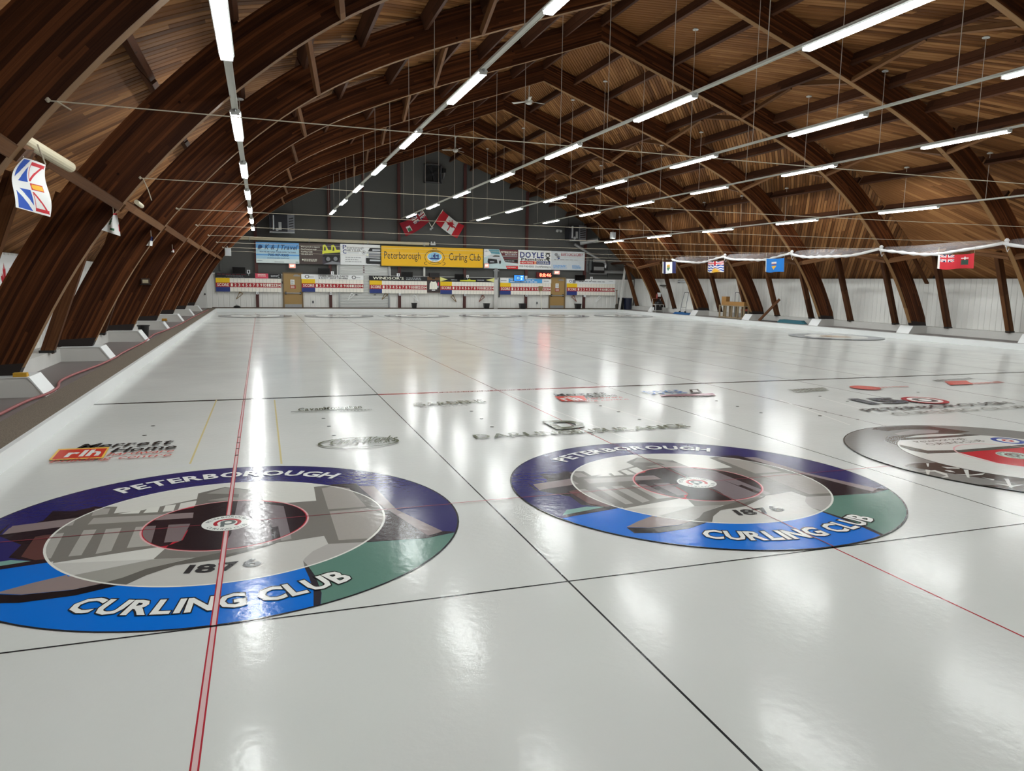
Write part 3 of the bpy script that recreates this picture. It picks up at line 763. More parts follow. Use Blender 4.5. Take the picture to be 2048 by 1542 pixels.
for P in ([(1225, 1212), (1250, 1212), (1247, 1240), (1238, 1240)], [(1355, 1240), (1500, 1250), (1510, 1258), (1400, 1255)], [(1540, 1265), (1580, 1268), (1590, 1335), (1570, 1330)], [(1470, 1302), (1600, 1308), (1720, 1296), (1700, 1308), (1590, 1316)],
          [(1220, 1265), (1260, 1270), (1250, 1310), (1230, 1305)], [(1380, 1270), (1430, 1272), (1470, 1288), (1420, 1285)], [(1690, 1330), (1800, 1348), (1790, 1356)], [(1880, 1340), (1920, 1345), (1950, 1420), (1925, 1415)], [(1800, 1380), (1960, 1400), (2048, 1390), (1950, 1412)], [(1150, 1280), (1300, 1270), (1400, 1300), (1415, 1330), (1330, 1335), (1395, 1318), (1300, 1283)]):
    ad([plan3(*q) for q in P], g3, 1.815)
disc(mb, c3, 0, 1.228, gd); disc(mb, c3, 0, 1.215, g3)
ad([plan3(*q) for q in [(1000, 1000), (1330, 985), (1680, 958), (1790, 962), (2048, 1010), (2048, 1030), (1780, 975), (1680, 972), (1350, 1000), (1010, 1018)]], gd, 1.215)
ad([plan3(*q) for q in [(1000, 1055), (1240, 1105), (1500, 1100), (2048, 1055), (2400, 1010), (2400, 1040), (2048, 1078), (1500, 1122), (1240, 1130), (1100, 1105), (1015, 1075)]], gd, 1.215)
z = zup(); a, b = plan3(1145, 1035), plan3(1600, 1015)
put_text(mb, 'Peterborough', lambda x, y: (c3+x, y, z), a[0], a[1]-.03, b[0]-a[0], .10, I_TXTK, 'R'); z = zup()
put_text(mb, 'CURLING CLUB', lambda x, y: (c3+x, y, z), a[0]+.02, a[1]-.19, b[0]-a[0]+.1, .10, I_TXTK, 'R')
q = plan3(1912, 1021)
for r, m in ((.19, ice('roundel blue', (40, 70, 150))), (.125, I_TXTW), (.07, I_RED), (.03, I_TXTW)): disc(mb, c3+q[0], q[1], r, m, n=40)
ring(mb, c3, 0, .60, .622, ice('art pink edge', (214, 168, 170)))
ad([(-.6, -.75), (.7, -.75), (.7, .35)] + [plan3(*q) for q in [(2048, 1078), (1500, 1122)]], ice('ad red', (186, 30, 44)), .60)
p_logo(mb, c3, 0, 1.0, I_DRED, I_GREY, ice('badge pale green', (176, 196, 184)))
h3 = mb.build('house_rings', ICEO); h3['label'] = 'grey and red house rings cut by the right edge'
# far houses, and the short practice house out on the right sheet
for k in range(6):
    mb = MB(); cx = k*SW
    for r, m in ((1.829, ice('far ring dark', (74, 76, 80))), (1.80, ice('far ring', (126, 127, 130))), (1.22, I_WH), (.61, ice('far ring mid', (150, 140, 130))), (.2, I_WH)): disc(mb, cx, FTEE, r, m, n=64)
    for j in range(7): stripe(mb, cx-.24+.08*j, 38.25, cx-.24+.08*j, 38.5, .02, I_GREY)
    mb.build('house_rings', ICEO)
mb = MB()
for r, m in ((1.75, ice('short house rim', (60, 62, 66))), (1.72, ice('short house ring', (126, 127, 134))), (1.15, ice('short house white', (215, 215, 208))), (.58, ice('short house tan', (176, 140, 100)))): disc(mb, 21.68, 17.15, r, m, n=72)
mb.build('house_rings', ICEO)['label'] = 'small grey house rings beside the right curb'

# advertisers' names in the ice
def ice_frame(pl, pr): return on_z(*pl), on_z(*pr)
def ice_text(mb, txt, pl, pr, ptop, mat, lib='B', shear=0.0):
    a, b, t = on_z(*pl), on_z(*pr), on_z(*ptop); d = (b-a); L = d.length; d.normalize(); n = Vector((-d.y, d.x, 0)); h = (t-a).dot(n); z = zup()
    put_text(mb, txt, lambda x, y: tuple(Vector((a.x, a.y, z)) + d*x + n*y), 0, 0, L, h, mat, lib, shear)
def ice_poly(mb, pts, mat):
    z = zup(); P = [on_z(*q) for q in pts]; tri_poly(mb, [(p.x, p.y) for p in P], 0, 0, z, mat)
def scribble(mb, pl, pr, ptop, mat, n=9):
    """print too small to read: a row of short strokes"""
    a, b, t = on_z(*pl), on_z(*pr), on_z(*ptop); d = b-a; h = abs(t.y-a.y); rnd = random.Random(int(pl[0]))
    z = zup()
    for k in range(n):
        s = a+d*(k/n); w = d.length/n*.62; k0 = rnd.random()*.25
        mb.add([(s.x, s.y+h*k0, z), (s.x+w, s.y+h*k0*.5, z), (s.x+w, s.y+h*(.6+.4*rnd.random()), z), (s.x+w*.2, s.y+h, z)], [(0, 1, 2, 3)], mat)
I_HH = ice('hardware red', (200, 62, 48)); I_HY = ice('hardware yellow', (236, 190, 90)); I_HR = ice('hardware red text', (200, 92, 84)); I_OLIVE = ice('olive letters', (92, 96, 78)); I_BLUE = ice('logo blue', (62, 104, 160)); I_GRY = ice('faded print', (130, 130, 124))
c = lambda x, y: (x/2.1787, 840+y/2.1787)
mb = MB()
ice_text(mb, 'Merrett', c(328, 132), c(742, 110), c(345, 112), I_BLACK, 'B', .2); ice_text(mb, 'Home', c(480, 147), c(762, 130), c(500, 128), I_BLACK, 'B', .2)
ice_poly(mb, [c(212, 182), c(255, 133), c(478, 124), c(450, 172)], I_HY); ice_poly(mb, [c(226, 178), c(262, 137), c(468, 129), c(442, 168)], I_HH)
ice_text(mb, 'rlh', c(278, 168), c(430, 160), c(300, 142), I_TXTW, 'X'); ice_text(mb, 'hardware', c(462, 162), c(752, 145), c(470, 149), I_HR, 'R', .2); ice_text(mb, 'building centre', c(212, 193), c(742, 163), c(225, 180), I_HR, 'R', .2)
mb.build('ice_advertisement', ICEO)['label'] = 'hardware store logo beside the left curb'
mb = MB(); p0 = on_z(718, 887)
z = zup(); n = 60; rx, ry = on_z(798, 883).x-p0.x, on_z(718, 877).y-p0.y; vs = []
for k in range(n): t = 2*math.pi*k/n; vs += [(p0.x+rx*math.cos(t), p0.y+ry*math.sin(t), z), (p0.x+(rx-.03)*math.cos(t), p0.y+(ry-.03)*math.sin(t), z)]
mb.add(vs, [(2*k, (2*k+2) % (2*n), (2*k+3) % (2*n), 2*k+1) for k in range(n)], I_OLIVE)
ice_text(mb, 'CraftWerks', (655, 892), (790, 884), (660, 881), I_OLIVE, 'B', .4); scribble(mb, (735, 890), (782, 887), (735, 888), I_OLIVE)
mb.build('ice_advertisement', ICEO)['label'] = 'oval script logo on the left sheet'
mb = MB(); ice_text(mb, 'CavanMonaghan', (596, 824), (724, 818), (597, 818.5), I_OLIVE, 'B', .1); stripe(mb, on_z(582, 826).x, on_z(582, 826).y, on_z(744, 821).x, on_z(744, 821).y, .03, I_OLIVE); scribble(mb, (680, 825), (742, 822), (680, 824), I_GRY); mb.build('ice_advertisement', ICEO)
mb = MB(); ice_text(mb, 'GARDENS', (832, 814), (975, 806), (834, 808), I_OLIVE, 'B'); ice_text(mb, 'Retirement Living', (842, 818), (936, 813.5), (842, 816), I_GRY, 'R'); mb.build('ice_advertisement', ICEO)
c = lambda x, y: (940+x/2.1787, 840+y/2.1787)
mb = MB(); ice_text(mb, 'DARLINGINSURANCE', c(28, 86), c(962, 35), c(45, 69), I_OLIVE, 'B'); ice_text(mb, 'D', c(375, 44), c(530, 36), c(340, 10), I_OLIVE, 'X'); mb.build('ice_advertisement', ICEO)['label'] = 'insurance company name above the middle house'
c = lambda x, y: (1100+x/3.413, 720+y/3.413)
mb = MB(); ice_text(mb, 'Merrett', c(40, 253), c(385, 238), c(40, 238), I_BLACK, 'B', .2); ice_text(mb, 'Home', c(248, 262), c(465, 252), c(250, 246), I_BLACK, 'B', .2); ice_poly(mb, [c(80, 288), c(30, 256), c(230, 250), c(255, 282)], I_HH)
ice_text(mb, 'rlh', c(105, 284), c(225, 278), c(95, 260), I_TXTW, 'X'); ice_text(mb, 'hardware', c(265, 273), c(500, 264), c(262, 262), I_HR, 'R', .2); ice_text(mb, 'building centre', c(120, 296), c(540, 276), c(120, 288), I_HR, 'R', .2); mb.build('ice_advertisement', ICEO)
mb = MB(); ice_text(mb, 'DOYLE', c(690, 240), c(940, 230), c(640, 220), I_BLUE, 'X'); ice_poly(mb, [c(760, 254), c(745, 246), c(1110, 232), c(1132, 248)], ice('doyle bar', (150, 110, 120))); ice_poly(mb, [c(965, 232), c(950, 208), c(1010, 205), c(1040, 230)], I_BLACK); ice_poly(mb, [c(978, 226), c(970, 212), c(1000, 210), c(1016, 224)], I_WH); scribble(mb, c(860, 262), c(1100, 252), c(860, 257), I_GRY); mb.build('ice_advertisement', ICEO)
mb = MB(); scribble(mb, c(1655, 215), c(1900, 200), c(1655, 205), I_OLIVE, 12); scribble(mb, c(1690, 228), c(1915, 212), c(1690, 218), I_OLIVE, 12); mb.build('ice_advertisement', ICEO)
c = lambda x, y: (1560+x/4.197, 640+y/4.197)
mb = MB(); p0 = on_z(*c(715, 575)); disc(mb, p0.x, p0.y, .28, I_HR, n=24); scribble(mb, c(810, 577), c(1100, 566), c(810, 570), I_HR, 10); mb.build('ice_advertisement', ICEO)
mb = MB(); scribble(mb, c(1330, 520), c(1660, 500), c(1330, 508), I_BLACK, 10); ice_poly(mb, [c(1430, 552), c(1380, 522), c(1560, 515), c(1625, 545)], I_HH); scribble(mb, c(1640, 545), c(1900, 530), c(1630, 532), I_HR, 10); mb.build('ice_advertisement', ICEO)
mb = MB(); ice_text(mb, '15', c(750, 712), c(1130, 700), c(690, 668), ice('anniversary grey', (84, 88, 96)), 'X'); p0 = on_z(*c(1215, 681))
rx = on_z(*c(1405, 684)).x-p0.x
for s, m in ((1, I_RED), (.76, I_WH), (.55, I_GREY), (.28, I_WH)): disc(mb, p0.x, p0.y, rx*s, m, n=48)
ice_text(mb, 'PETERBOROUGH', c(745, 776), c(1975, 708), c(690, 755), I_TXTK, 'B'); ice_text(mb, 'CURLING CLUB', c(985, 806), c(2120, 742), c(940, 785), I_GRY, 'R'); mb.build('ice_advertisement', ICEO)['label'] = '150 anniversary lettering above the right house'

# ------------------------------------------------------------------ far wall
def WR(x0, y0, x1, y1, dy=0.0):
    """photo rectangle on the far wall -> X0, X1, Z0, Z1"""
    Y = FARY-dy; xm, ym = (x0+x1)/2, (y0+y1)/2
    return on_y(x0, ym, Y).x, on_y(x1, ym, Y).x, on_y(xm, y1, Y).z, on_y(xm, y0, Y).z
class Sign:
    """a flat board with printed matter; u, v run 0..1 from its lower left corner"""
    def __init__(s, t, X0, X1, Z0, Z1, Y, panel=None, depth=0.04, frame=None, fw=0.03):
        s.t, s.X0, s.X1, s.Z0, s.Z1, s.Y = t, X0, X1, Z0, Z1, Y; s.l = 0.001; s.mb = MB(); s.pn = None
        if panel is not None:
            b = MB(); b.box(X0, X1, Y, Y+depth, Z0, Z1, panel); s.pn = b.build('panel', t)
        if frame is not None:
            b = MB()
            for q in ((X0-fw, X1+fw, Z1, Z1+fw), (X0-fw, X1+fw, Z0-fw, Z0), (X0-fw, X0, Z0, Z1), (X1, X1+fw, Z0, Z1)): b.box(q[0], q[1], Y-.02, Y+depth, q[2], q[3], frame)
            b.build('frame', t)
    def fn(s):
        s.l += 0.0012; l = s.l
        return lambda u, v: (s.X0+u*(s.X1-s.X0), s.Y-l, s.Z0+v*(s.Z1-s.Z0))
    def rect(s, u0, v0, u1, v1, m): f = s.fn(); s.mb.poly([f(u0, v0), f(u1, v0), f(u1, v1), f(u0, v1)], m)
    def poly(s, pts, m):
        from mathutils.geometry import tessellate_polygon
        f = s.fn(); P = [f(*q) for q in pts]
        for a, b, c in tessellate_polygon([[Vector((q[0], q[1], 0)) for q in pts]]): s.mb.poly([P[a], P[b], P[c]], m)
    def oval(s, u, v, ru, rv, m, n=28): s.poly([(u+ru*math.cos(2*math.pi*k/n), v+rv*math.sin(2*math.pi*k/n)) for k in range(n)], m)
    def ringo(s, u, v, ru, rv, w, m, n=28, a0=0, a1=360):
        f = s.fn(); vs = []
        for k in range(n+1):
            t = math.radians(a0+(a1-a0)*k/n); vs += [f(u+ru*math.cos(t), v+rv*math.sin(t)), f(u+ru*(1-w)*math.cos(t), v+rv*(1-w)*math.sin(t))]
        s.mb.add(vs, [(2*k, 2*k+2, 2*k+3, 2*k+1) for k in range(n)], m)
    def text(s, txt, u0, v0, u1, h, m, lib='B', shear=0.0):
        f = s.fn(); put_text(s.mb, txt, f, u0, v0, u1-u0, h, m, lib, shear*(s.Z1-s.Z0)/(s.X1-s.X0))
    def lines(s, u0, v0, u1, v1, n, m, seed=1):
        rnd = random.Random(seed); h = (v1-v0)/n
        for k in range(n):
            u = u0; w = (u1-u0)*(0.75+.25*rnd.random())
            while u < u0+w-.01:
                d = (u1-u0)*(.05+.12*rnd.random()); s.rect(u, v1-(k+.75)*h, min(u+d, u0+w), v1-(k+.30)*h, m); u += d+(u1-u0)*.03
    def done(s, name='print'):
        o = s.mb.build(name, s.pn or s.t); s.mb = MB(); return o
P_WHITE = pm('sign white', (224, 226, 226), .5, var=.02); P_BLACK = pm('sign black', (24, 24, 26), .5, var=.05); P_NAVY = pm('sign navy', (34, 52, 116), .5, var=.03); P_RED = pm('sign red', (196, 40, 44), .5, var=.03); P_GOLD = pm('sign gold', (228, 176, 8), .45, var=.02)
P_GREY = pm('sign grey', (128, 130, 134), .5, var=.04); P_LGREY = pm('sign light grey', (186, 190, 194), .5, var=.03); P_SKY = pm('sign sky blue', (98, 160, 216), .5, var=.04); P_SKY2 = pm('sign pale blue', (168, 206, 226), .5, var=.04); P_DBLUE = pm('sign dark blue', (30, 66, 112), .5, var=.03)
P_BROWN = pm('sign brown', (74, 62, 58), .5, var=.04); P_LIME = pm('sign lime', (214, 216, 60), .5, var=.05); P_MAROON = pm('sign maroon', (92, 30, 40), .5, var=.05); P_DRED = pm('score red', (158, 32, 38), .5, var=.03); P_CREAM = pm('sign cream', (236, 230, 214), .5, var=.02); P_PINK = pm('sign pink', (206, 70, 92), .5, var=.03); P_YEL = pm('score yellow', (222, 184, 18), .5, var=.02)
P_SCOREW = pm('score white', (226, 222, 212), .5, var=.02); P_LBLUE = pm('sign light blue', (70, 150, 210), .5, var=.03)

# white siding below, steel columns, gable trim
mb = MB(); siding(mb, (CX+14.7, FARY-.04, 0), (CX-14.7, FARY-.04, 0), FLOORZ, 2.26, (0, -1, 0), M_WHITE, 0.31, 0.02); mb.build('siding', wall_far)
for k in range(6):
    X = .1+4.29*k; mb = MB(); z1 = roof_z(X-CX)-.05
    for x0, x1, y0, y1 in ((X-.09, X+.09, FARY-.165, FARY-.15), (X-.015, X+.015, FARY-.15, FARY-.07), (X-.09, X+.09, FARY-.07, FARY-.05)): mb.box(x0, x1, y0, y1, FLOORZ, z1, M_COLUMN)
    mb.build('steel_column', wall_far)
for X in (6.45, -1.9, 23.4):
    mb = MB(); mb.box(X-.05, X+.05, FARY-.1, FARY-.001, 2.4, roof_z(X-CX)-.05, M_COLUMN if X == 6.45 else M_GREY); mb.build('wall_batten', wall_far)
# kerb board at the foot of the wall
mb = MB(); mb.box(ICEX0-.3, ICEX1+.4, FARY-.25, FARY-.21, FLOORZ, FLOORZ+.06, pm('brown kick board', (88, 76, 66), .7)); structure(mb.build('baseboard_far'))

# doors
M_DOOR = pm('tan door paint', (166, 134, 82), .45, var=.04, scale=2); M_DOORF = pm('dark tan door frame', (120, 98, 66), .5)
for n, r in ((1, WR(569, 546, 603, 617, .1)), (2, WR(1103, 558, 1125, 619, .1))):
    X0, X1, Z0, Z1 = r; Z0 = FLOORZ; w = 1.04; xm = (X0+X1)/2; X0, X1 = xm-w/2, xm+w/2; Z1 = 2.28
    mb = MB(); mb.box(X0, X1, FARY-.12, FARY-.07, Z0, Z1, M_DOOR); d = structure(mb.build('door_%d' % n))
    mb = MB(); Yf = FARY-.16
    for q in ((X0-.07, X0, Z0, Z1+.07), (X1, X1+.07, Z0, Z1+.07), (X0, X1, Z1, Z1+.07)): mb.box(q[0], q[1], Yf, FARY-.05, q[2], q[3], M_DOORF)
    mb.build('door_frame', d)
    mb = MB(); mb.box(X0+.02, X1-.02, FARY-.128, FARY-.118, Z0+.02, Z0+.24, M_STEEL); mb.build('kick_plate', d)
    mb = MB(); mb.bar((X0+.06, FARY-.18, Z0+.92), (X1-.06, FARY-.18, Z0+.92), .05, .05, M_STEEL)
    for x in (X0+.09, X1-.09): mb.box(x-.05, x+.05, FARY-.19, FARY-.12, Z0+.84, Z0+1.0, M_BLACK)
    mb.build('panic_bar', d)
    mb = MB(); mb.box(xm+.05, X1-.08, FARY-.18, FARY-.12, Z1-.16, Z1-.09, M_STEEL); mb.bar((xm+.1, FARY-.2, Z1-.06), (X1-.2, FARY-.16, Z1-.06), .03, .02, M_STEEL); mb.build('door_closer', d)
    t = thing('door_notice', 'white and red notices on the tan door %s' % ('left of the roll-up door' if n == 1 else 'under the red clock'), 'notice', (xm, FARY-.13, 1.6))
    mb = MB(); mb.box(xm-.14, xm+.10, FARY-.126, FARY-.121, 1.62, 1.92, P_WHITE); mb.build('paper', t)
    mb = MB(); mb.box(xm-.16, xm+.16, FARY-.126, FARY-.121, 1.38, 1.58, P_DRED); mb.build('red_plate', t)
    sg = Sign(t, xm-.14, xm+.10, 1.62, 1.92, FARY-.127); sg.lines(.12, .1, .88, .9, 4, P_GREY, n); sg.done(); sg = Sign(t, xm-.16, xm+.16, 1.38, 1.58, FARY-.127); sg.lines(.1, .1, .9, .9, 3, P_CREAM, n); sg.done()

# roll-up door
X0, X1, Z0, Z1 = WR(680, 531, 776, 617, .1); Z0 = FLOORZ; Z1 = 3.12
mb = MB(); mb.box(X0, X1, FARY-.08, FARY-.04, Z0, Z1, M_WHITE); d = structure(mb.build('door_3'))
M_SLAT = pm('roll-up slat white', (206, 208, 206), .4, var=.03)
nz = 30
for k in range(nz):
    z = Z0+(Z1-Z0)*k/nz; mb = MB(); h = (Z1-Z0)/nz
    mb.prism([(X0+.02, FARY-.08, z+.004), (X0+.02, FARY-.105, z+h*.3), (X0+.02, FARY-.105, z+h*.75), (X0+.02, FARY-.08, z+h-.004)], (X1-X0-.04, 0, 0), M_SLAT); mb.build('slat', d)
for x in (X0-.06, X1+.06):
    mb = MB(); mb.box(x-.05, x+.05, FARY-.17, FARY-.05, Z0, Z1, M_STEEL); mb.box(x-.11 if x < X0 else x+.05, x-.05 if x < X0 else x+.11, FARY-.12, FARY-.05, Z0, Z1, M_WHITE); mb.build('door_track', d)
for u in (.33, .72):
    for z in (1.02, 3.0):
        mb = MB(); mb.box(X0+(X1-X0)*u-.07, X0+(X1-X0)*u+.07, FARY-.125, FARY-.10, z, z+.04, M_BLACK); mb.build('slat_latch', d)

# banners above the scoreboards
SY = FARY-.22
def banner(name, label, r, panel, frame=None, dy=.22, depth=.05, fw=.03):
    X0, X1, Z0, Z1 = WR(*r, dy); t = thing(name, label, 'sign', ((X0+X1)/2, FARY-dy, Z0)); return Sign(t, X0, X1, Z0, Z1, FARY-dy, panel, depth, frame, fw)
s = banner('advertising_banner', 'blue travel agency banner, leftmost of the row under the long pipe', (512, 485, 598.2, 526.3), P_SKY2)
s.rect(0, .72, 1, 1, P_SKY); s.rect(0, .36, 1, .43, P_SKY); s.rect(0, 0, 1, .2, pm('banner sand', (214, 226, 226), .5)); s.oval(.1, .78, .05, .09, P_DBLUE); s.oval(.07, .70, .03, .05, P_DBLUE)
s.text('K & J Travel', .20, .66, .94, .23, P_DBLUE, 'B', .25); s.text('TRAVEL BEYOND YOUR EXPECTATIONS', .08, .51, .92, .055, P_DBLUE, 'B'); s.text('705-917-9305', .27, .34, .75, .11, P_DBLUE, 'B', .1); s.text('www.kandjtravel.com', .25, .22, .76, .065, P_DBLUE, 'R', .2)
s.rect(.42, .05, .64, .07, P_GREY); s.lines(.03, .08, .18, .13, 1, P_DBLUE, 3); s.rect(.915, .03, .975, .09, pm('sign green', (110, 150, 140), .5)); s.rect(.93, .045, .96, .075, P_CREAM); s.done()
s = banner('advertising_banner', 'brown banner with yellow machines thanking the club, second from the left', (598.6, 487, 680.3, 528.4), P_BROWN)
for k, tx in enumerate(("We're proud to support", 'The Peterborough', 'Curling Club', '705-304-3374')): s.text(tx, .04, .80-.12*k, (.50, .42, .32, .32)[k], .06, P_CREAM, 'B')
s.oval(.08, .2, .02, .04, P_CREAM); s.lines(.11, .12, .5, .25, 3, P_CREAM, 8); s.done('lettering')
s.rect(.56, 0, 1, 1, pm('banner dusk', (64, 56, 66), .5)); s.poly([(.56, .48), (.60, .52), (1, .60), (1, .72), (.72, .70), (.56, .66)], P_LIME)
for u in (.57, .78): s.poly([(u, .62), (u, .93), (u+.06, .96), (u+.10, .86), (u+.14, .68), (u+.12, .62)], P_LIME); s.poly([(u+.03, .66), (u+.04, .86), (u+.07, .84), (u+.08, .68)], P_BROWN)
s.poly([(.56, .36), (.6, .5), (1, .56), (1, .34), (.8, .30)], P_BLACK); s.oval(.70, .26, .09, .18, P_BLACK); s.oval(.88, .28, .09, .18, P_BLACK); s.oval(.70, .26, .05, .10, P_GREY); s.oval(.88, .28, .05, .10, P_GREY); s.poly([(.57, .0), (1, .0), (1, .1), (.8, .16)], P_GREY); s.done()
s = banner('advertising_banner', 'white car dealer banner with a pickup truck, left of the gold club sign', (680.7, 488.8, 761.4, 530), P_WHITE)
s.text('P', .06, .76, .15, .19, P_NAVY, 'B'); s.text('eterborough', .16, .78, .58, .10, P_GREY, 'B'); s.text('C', .06, .54, .15, .19, P_NAVY, 'B'); s.text('HRYSLER', .16, .64, .50, .12, P_GREY, 'B'); s.rect(.18, .57, .46, .60, P_LGREY); s.done('lettering')
s.ringo(.575, .62, .05, .10, .12, P_GREY); s.poly([(.575+.045*(1 if k % 2 == 0 else .4)*math.sin(math.pi*k/5), .62+.09*(1 if k % 2 == 0 else .4)*math.cos(math.pi*k/5)) for k in range(10)], P_GREY); s.done('emblem')
for k in range(3): s.lines(.12, .38-.10*k-.05, .52, .38-.10*k, 1, P_GREY, 20+k)
s.done('small_print')
s.poly([(.68, .68), (.73, .84), (1, .84), (1, .66)], P_BLACK); s.rect(.79, .70, 1, .78, P_LGREY); s.poly([(.63, .40), (.64, .60), (.70, .66), (1, .66), (1, .40)], P_LGREY); s.rect(.70, .38, 1, .58, P_GREY); s.rect(.70, .47, 1, .49, P_LGREY); s.rect(.64, .44, .69, .56, P_CREAM); s.poly([(.63, .10), (.63, .36), (1, .32), (1, .06), (.66, .07)], P_BLACK); s.rect(.72, .20, 1, .28, P_LGREY); s.done('picture')
s = banner('club_sign', 'long gold club name sign with a round crest in its middle', (762.5, 494.5, 966, 533.4), P_GOLD, pm('green black frame', (44, 48, 30), .5), .30, .12, .05)
s.text('Peterborough', .028, .36, .375, .36, P_BLACK, 'R'); s.text('Curling Club', .655, .36, .975, .36, P_BLACK, 'R')
s.ringo(.513, .48, .098, .38, .05, P_BLACK); s.poly([(.42, .12), (.45, .2), (.43, .30), (.405, .22)], P_GOLD); s.poly([(.606, .12), (.576, .2), (.596, .30), (.62, .22)], P_GOLD); s.ringo(.44, .17, .03, .09, .2, P_BLACK, 10, 90, 270); s.ringo(.59, .17, .03, .09, .2, P_BLACK, 10, -90, 90)
s.oval(.513, .50, .073, .25, P_WHITE); s.oval(.513, .53, .068, .21, pm('crest sky', (130, 186, 216), .5)); s.poly([(.455, .42), (.48, .46), (.545, .46), (.57, .42), (.55, .38), (.475, .38)], P_NAVY)
for a, b, c0, d0 in ((.485, .44, .49, .62), (.497, .50, .513, .60), (.505, .44, .518, .68), (.522, .44, .527, .70), (.527, .54, .54, .60), (.54, .44, .553, .64)): s.rect(a, b, c0, d0, P_NAVY)
s.text('PETERBOROUGH', .465, .755, .56, .05, P_BLACK, 'B'); s.text('CURLING CLUB', .467, .19, .56, .06, P_BLACK, 'B'); s.text('1876', .49, .90, .537, .05, P_BLACK, 'B'); s.rect(.475, .285, .551, .325, P_WHITE); s.text('ONTARIO', .485, .29, .541, .03, P_BLACK, 'B'); s.done()
s = banner('advertising_banner', 'car dealer banner with a silver SUV, right of the gold club sign', (967.3, 499, 1036, 537.5), pm('banner mist', (186, 206, 208), .5))
s.poly([(0, 1), (.16, 1), (.22, .75), (0, .55)], P_WHITE); s.poly([(.13, .98), (.44, .98), (.47, .75), (.22, .78)], pm('banner teal', (90, 146, 160), .5)); s.poly([(.04, .86), (.08, .94), (.11, .86)], P_LGREY)
s.poly([(.44, 1), (1, 1), (1, .30), (.62, .36)], P_MAROON); s.text('PETERBOROUGH', .50, .82, .97, .09, P_CREAM, 'B'); s.text('MITSUBISHI', .62, .71, .97, .08, P_LGREY, 'B'); s.rect(.55, .62, .97, .66, P_GREY); s.poly([(.60, .50), (.98, .50), (.98, .36), (.64, .36)], P_BLACK); s.lines(.62, .38, .97, .46, 1, P_LGREY, 31)
s.poly([(.11, .34), (.12, .56), (.20, .70), (.40, .74), (.48, .66), (.51, .40), (.44, .28), (.16, .26)], P_LGREY); s.poly([(.24, .62), (.32, .70), (.45, .69), (.46, .62)], P_BLACK); s.poly([(.11, .34), (.12, .52), (.38, .48), (.40, .28), (.14, .24)], P_BLACK); s.oval(.47, .34, .03, .09, P_BLACK); s.rect(.18, .33, .30, .37, P_LGREY)
s.poly([(.64, .16), (1, .16), (1, 0), (.68, 0)], P_RED); s.lines(.68, .06, .96, .12, 1, P_CREAM, 33); s.poly([(.60, .30), (1, .26), (1, .18), (.8, .24)], P_WHITE); s.done()
s = banner('advertising_banner', 'white plumbing company banner with big blue name and tap emblem', (1036.5, 500.6, 1102.4, 539), P_WHITE)
s.text('DOYLE', .05, .61, .77, .28, P_NAVY, 'X'); s.text('Plumbing', .08, .46, .85, .12, P_BLACK, 'X', .2); s.rect(.05, .27, .48, .43, P_RED); s.rect(.55, .27, .97, .43, P_NAVY); s.poly([(.48, .27), (.55, .27), (.55, .43), (.48, .43)], pm('banner orange', (222, 150, 110), .5)); s.text('HEATING', .07, .31, .44, .08, P_CREAM, 'B'); s.text('COOLING', .57, .31, .94, .08, P_CREAM, 'B')
s.text('705-740-0505', .03, .11, .47, .09, P_BLACK, 'R'); s.text('DoylePlumbing.ca', .52, .11, .99, .09, P_BLACK, 'R'); s.rect(.82, .84, .96, .88, P_BLACK); s.ringo(.89, .74, .07, .12, .4, P_BLACK); s.poly([(.82, .62), (.96, .62), (.93, .50), (.97, .44), (.92, .42), (.86, .52)], P_BLACK); s.done()
s = banner('advertising_banner', 'pale furniture shop banner with red heading, rightmost of the row', (1102.6, 503, 1169.2, 540.3), pm('banner pale grey', (198, 204, 208), .5))
s.text("BURK'S CAKE & CARRY", .29, .76, .95, .15, P_DRED, 'B'); s.oval(.14, .82, .05, .08, P_GREY); s.oval(.2, .70, .05, .07, P_GREY); s.oval(.22, .62, .03, .04, P_NAVY); s.lines(.08, .52, .93, .58, 1, P_GREY, 41); s.lines(.06, .08, .5, .28, 3, P_LBLUE, 42); s.lines(.62, .08, .93, .28, 3, P_LBLUE, 43); s.done()

# scoreboards
def scoreboard(label, r, head, cells_label=None):
    X0, X1, Z0, Z1 = WR(*r, .22); xm = (X0+X1)/2; w = X1-X0
    t = thing('scoreboard', label, 'scoreboard', (xm, FARY-.2, Z0)); zh = Z1-(Z1-Z0)*.27
    mb = MB(); mb.box(X0, X1, FARY-.24, FARY-.19, Z0, zh, P_SCOREW); mb.build('panel', t)
    s = Sign(t, X0, X1, Z0, zh, FARY-.241); u0 = .212
    s.rect(.0, .66, u0, 1, P_YEL); s.rect(.0, 0, u0, .33, P_NAVY); s.rect(.0, .33, 1, .66, P_DRED); s.text('SCORE', .022, .40, .195, .20, P_SCOREW, 'B')
    cw = (1-u0)/14
    for k in range(14):
        n = str(k+1); wd = .52 if len(n) == 1 else .86; s.text(n, u0+(k+.5-wd/2)*cw, .40, u0+(k+.5+wd/2)*cw, .20, P_SCOREW, 'B')
    for k in range(15):
        if 0 < k < 14:
            for v in ((.0, .32), (.67, 1)): s.rect(u0+k*cw-.0012, v[0], u0+k*cw+.0012, v[1], P_GREY)
    s.done('score_print')
    mb = MB()
    for k in range(1, 14):
        for z in (Z0+(zh-Z0)*.94, Z0+(zh-Z0)*.28): x = X0+w*(u0+(k-.5)*cw); mb.box(x-.008, x+.008, FARY-.262, FARY-.24, z, z+.012, M_STEEL)
    mb.build('number_hook', t)
    hp = thing  # header panel is printed on its own board
    s2 = Sign(t, X0-.02, X1+.02, zh+.005, Z1, FARY-.25, head, .05); return s2, (X0, X1, Z0, Z1, t)
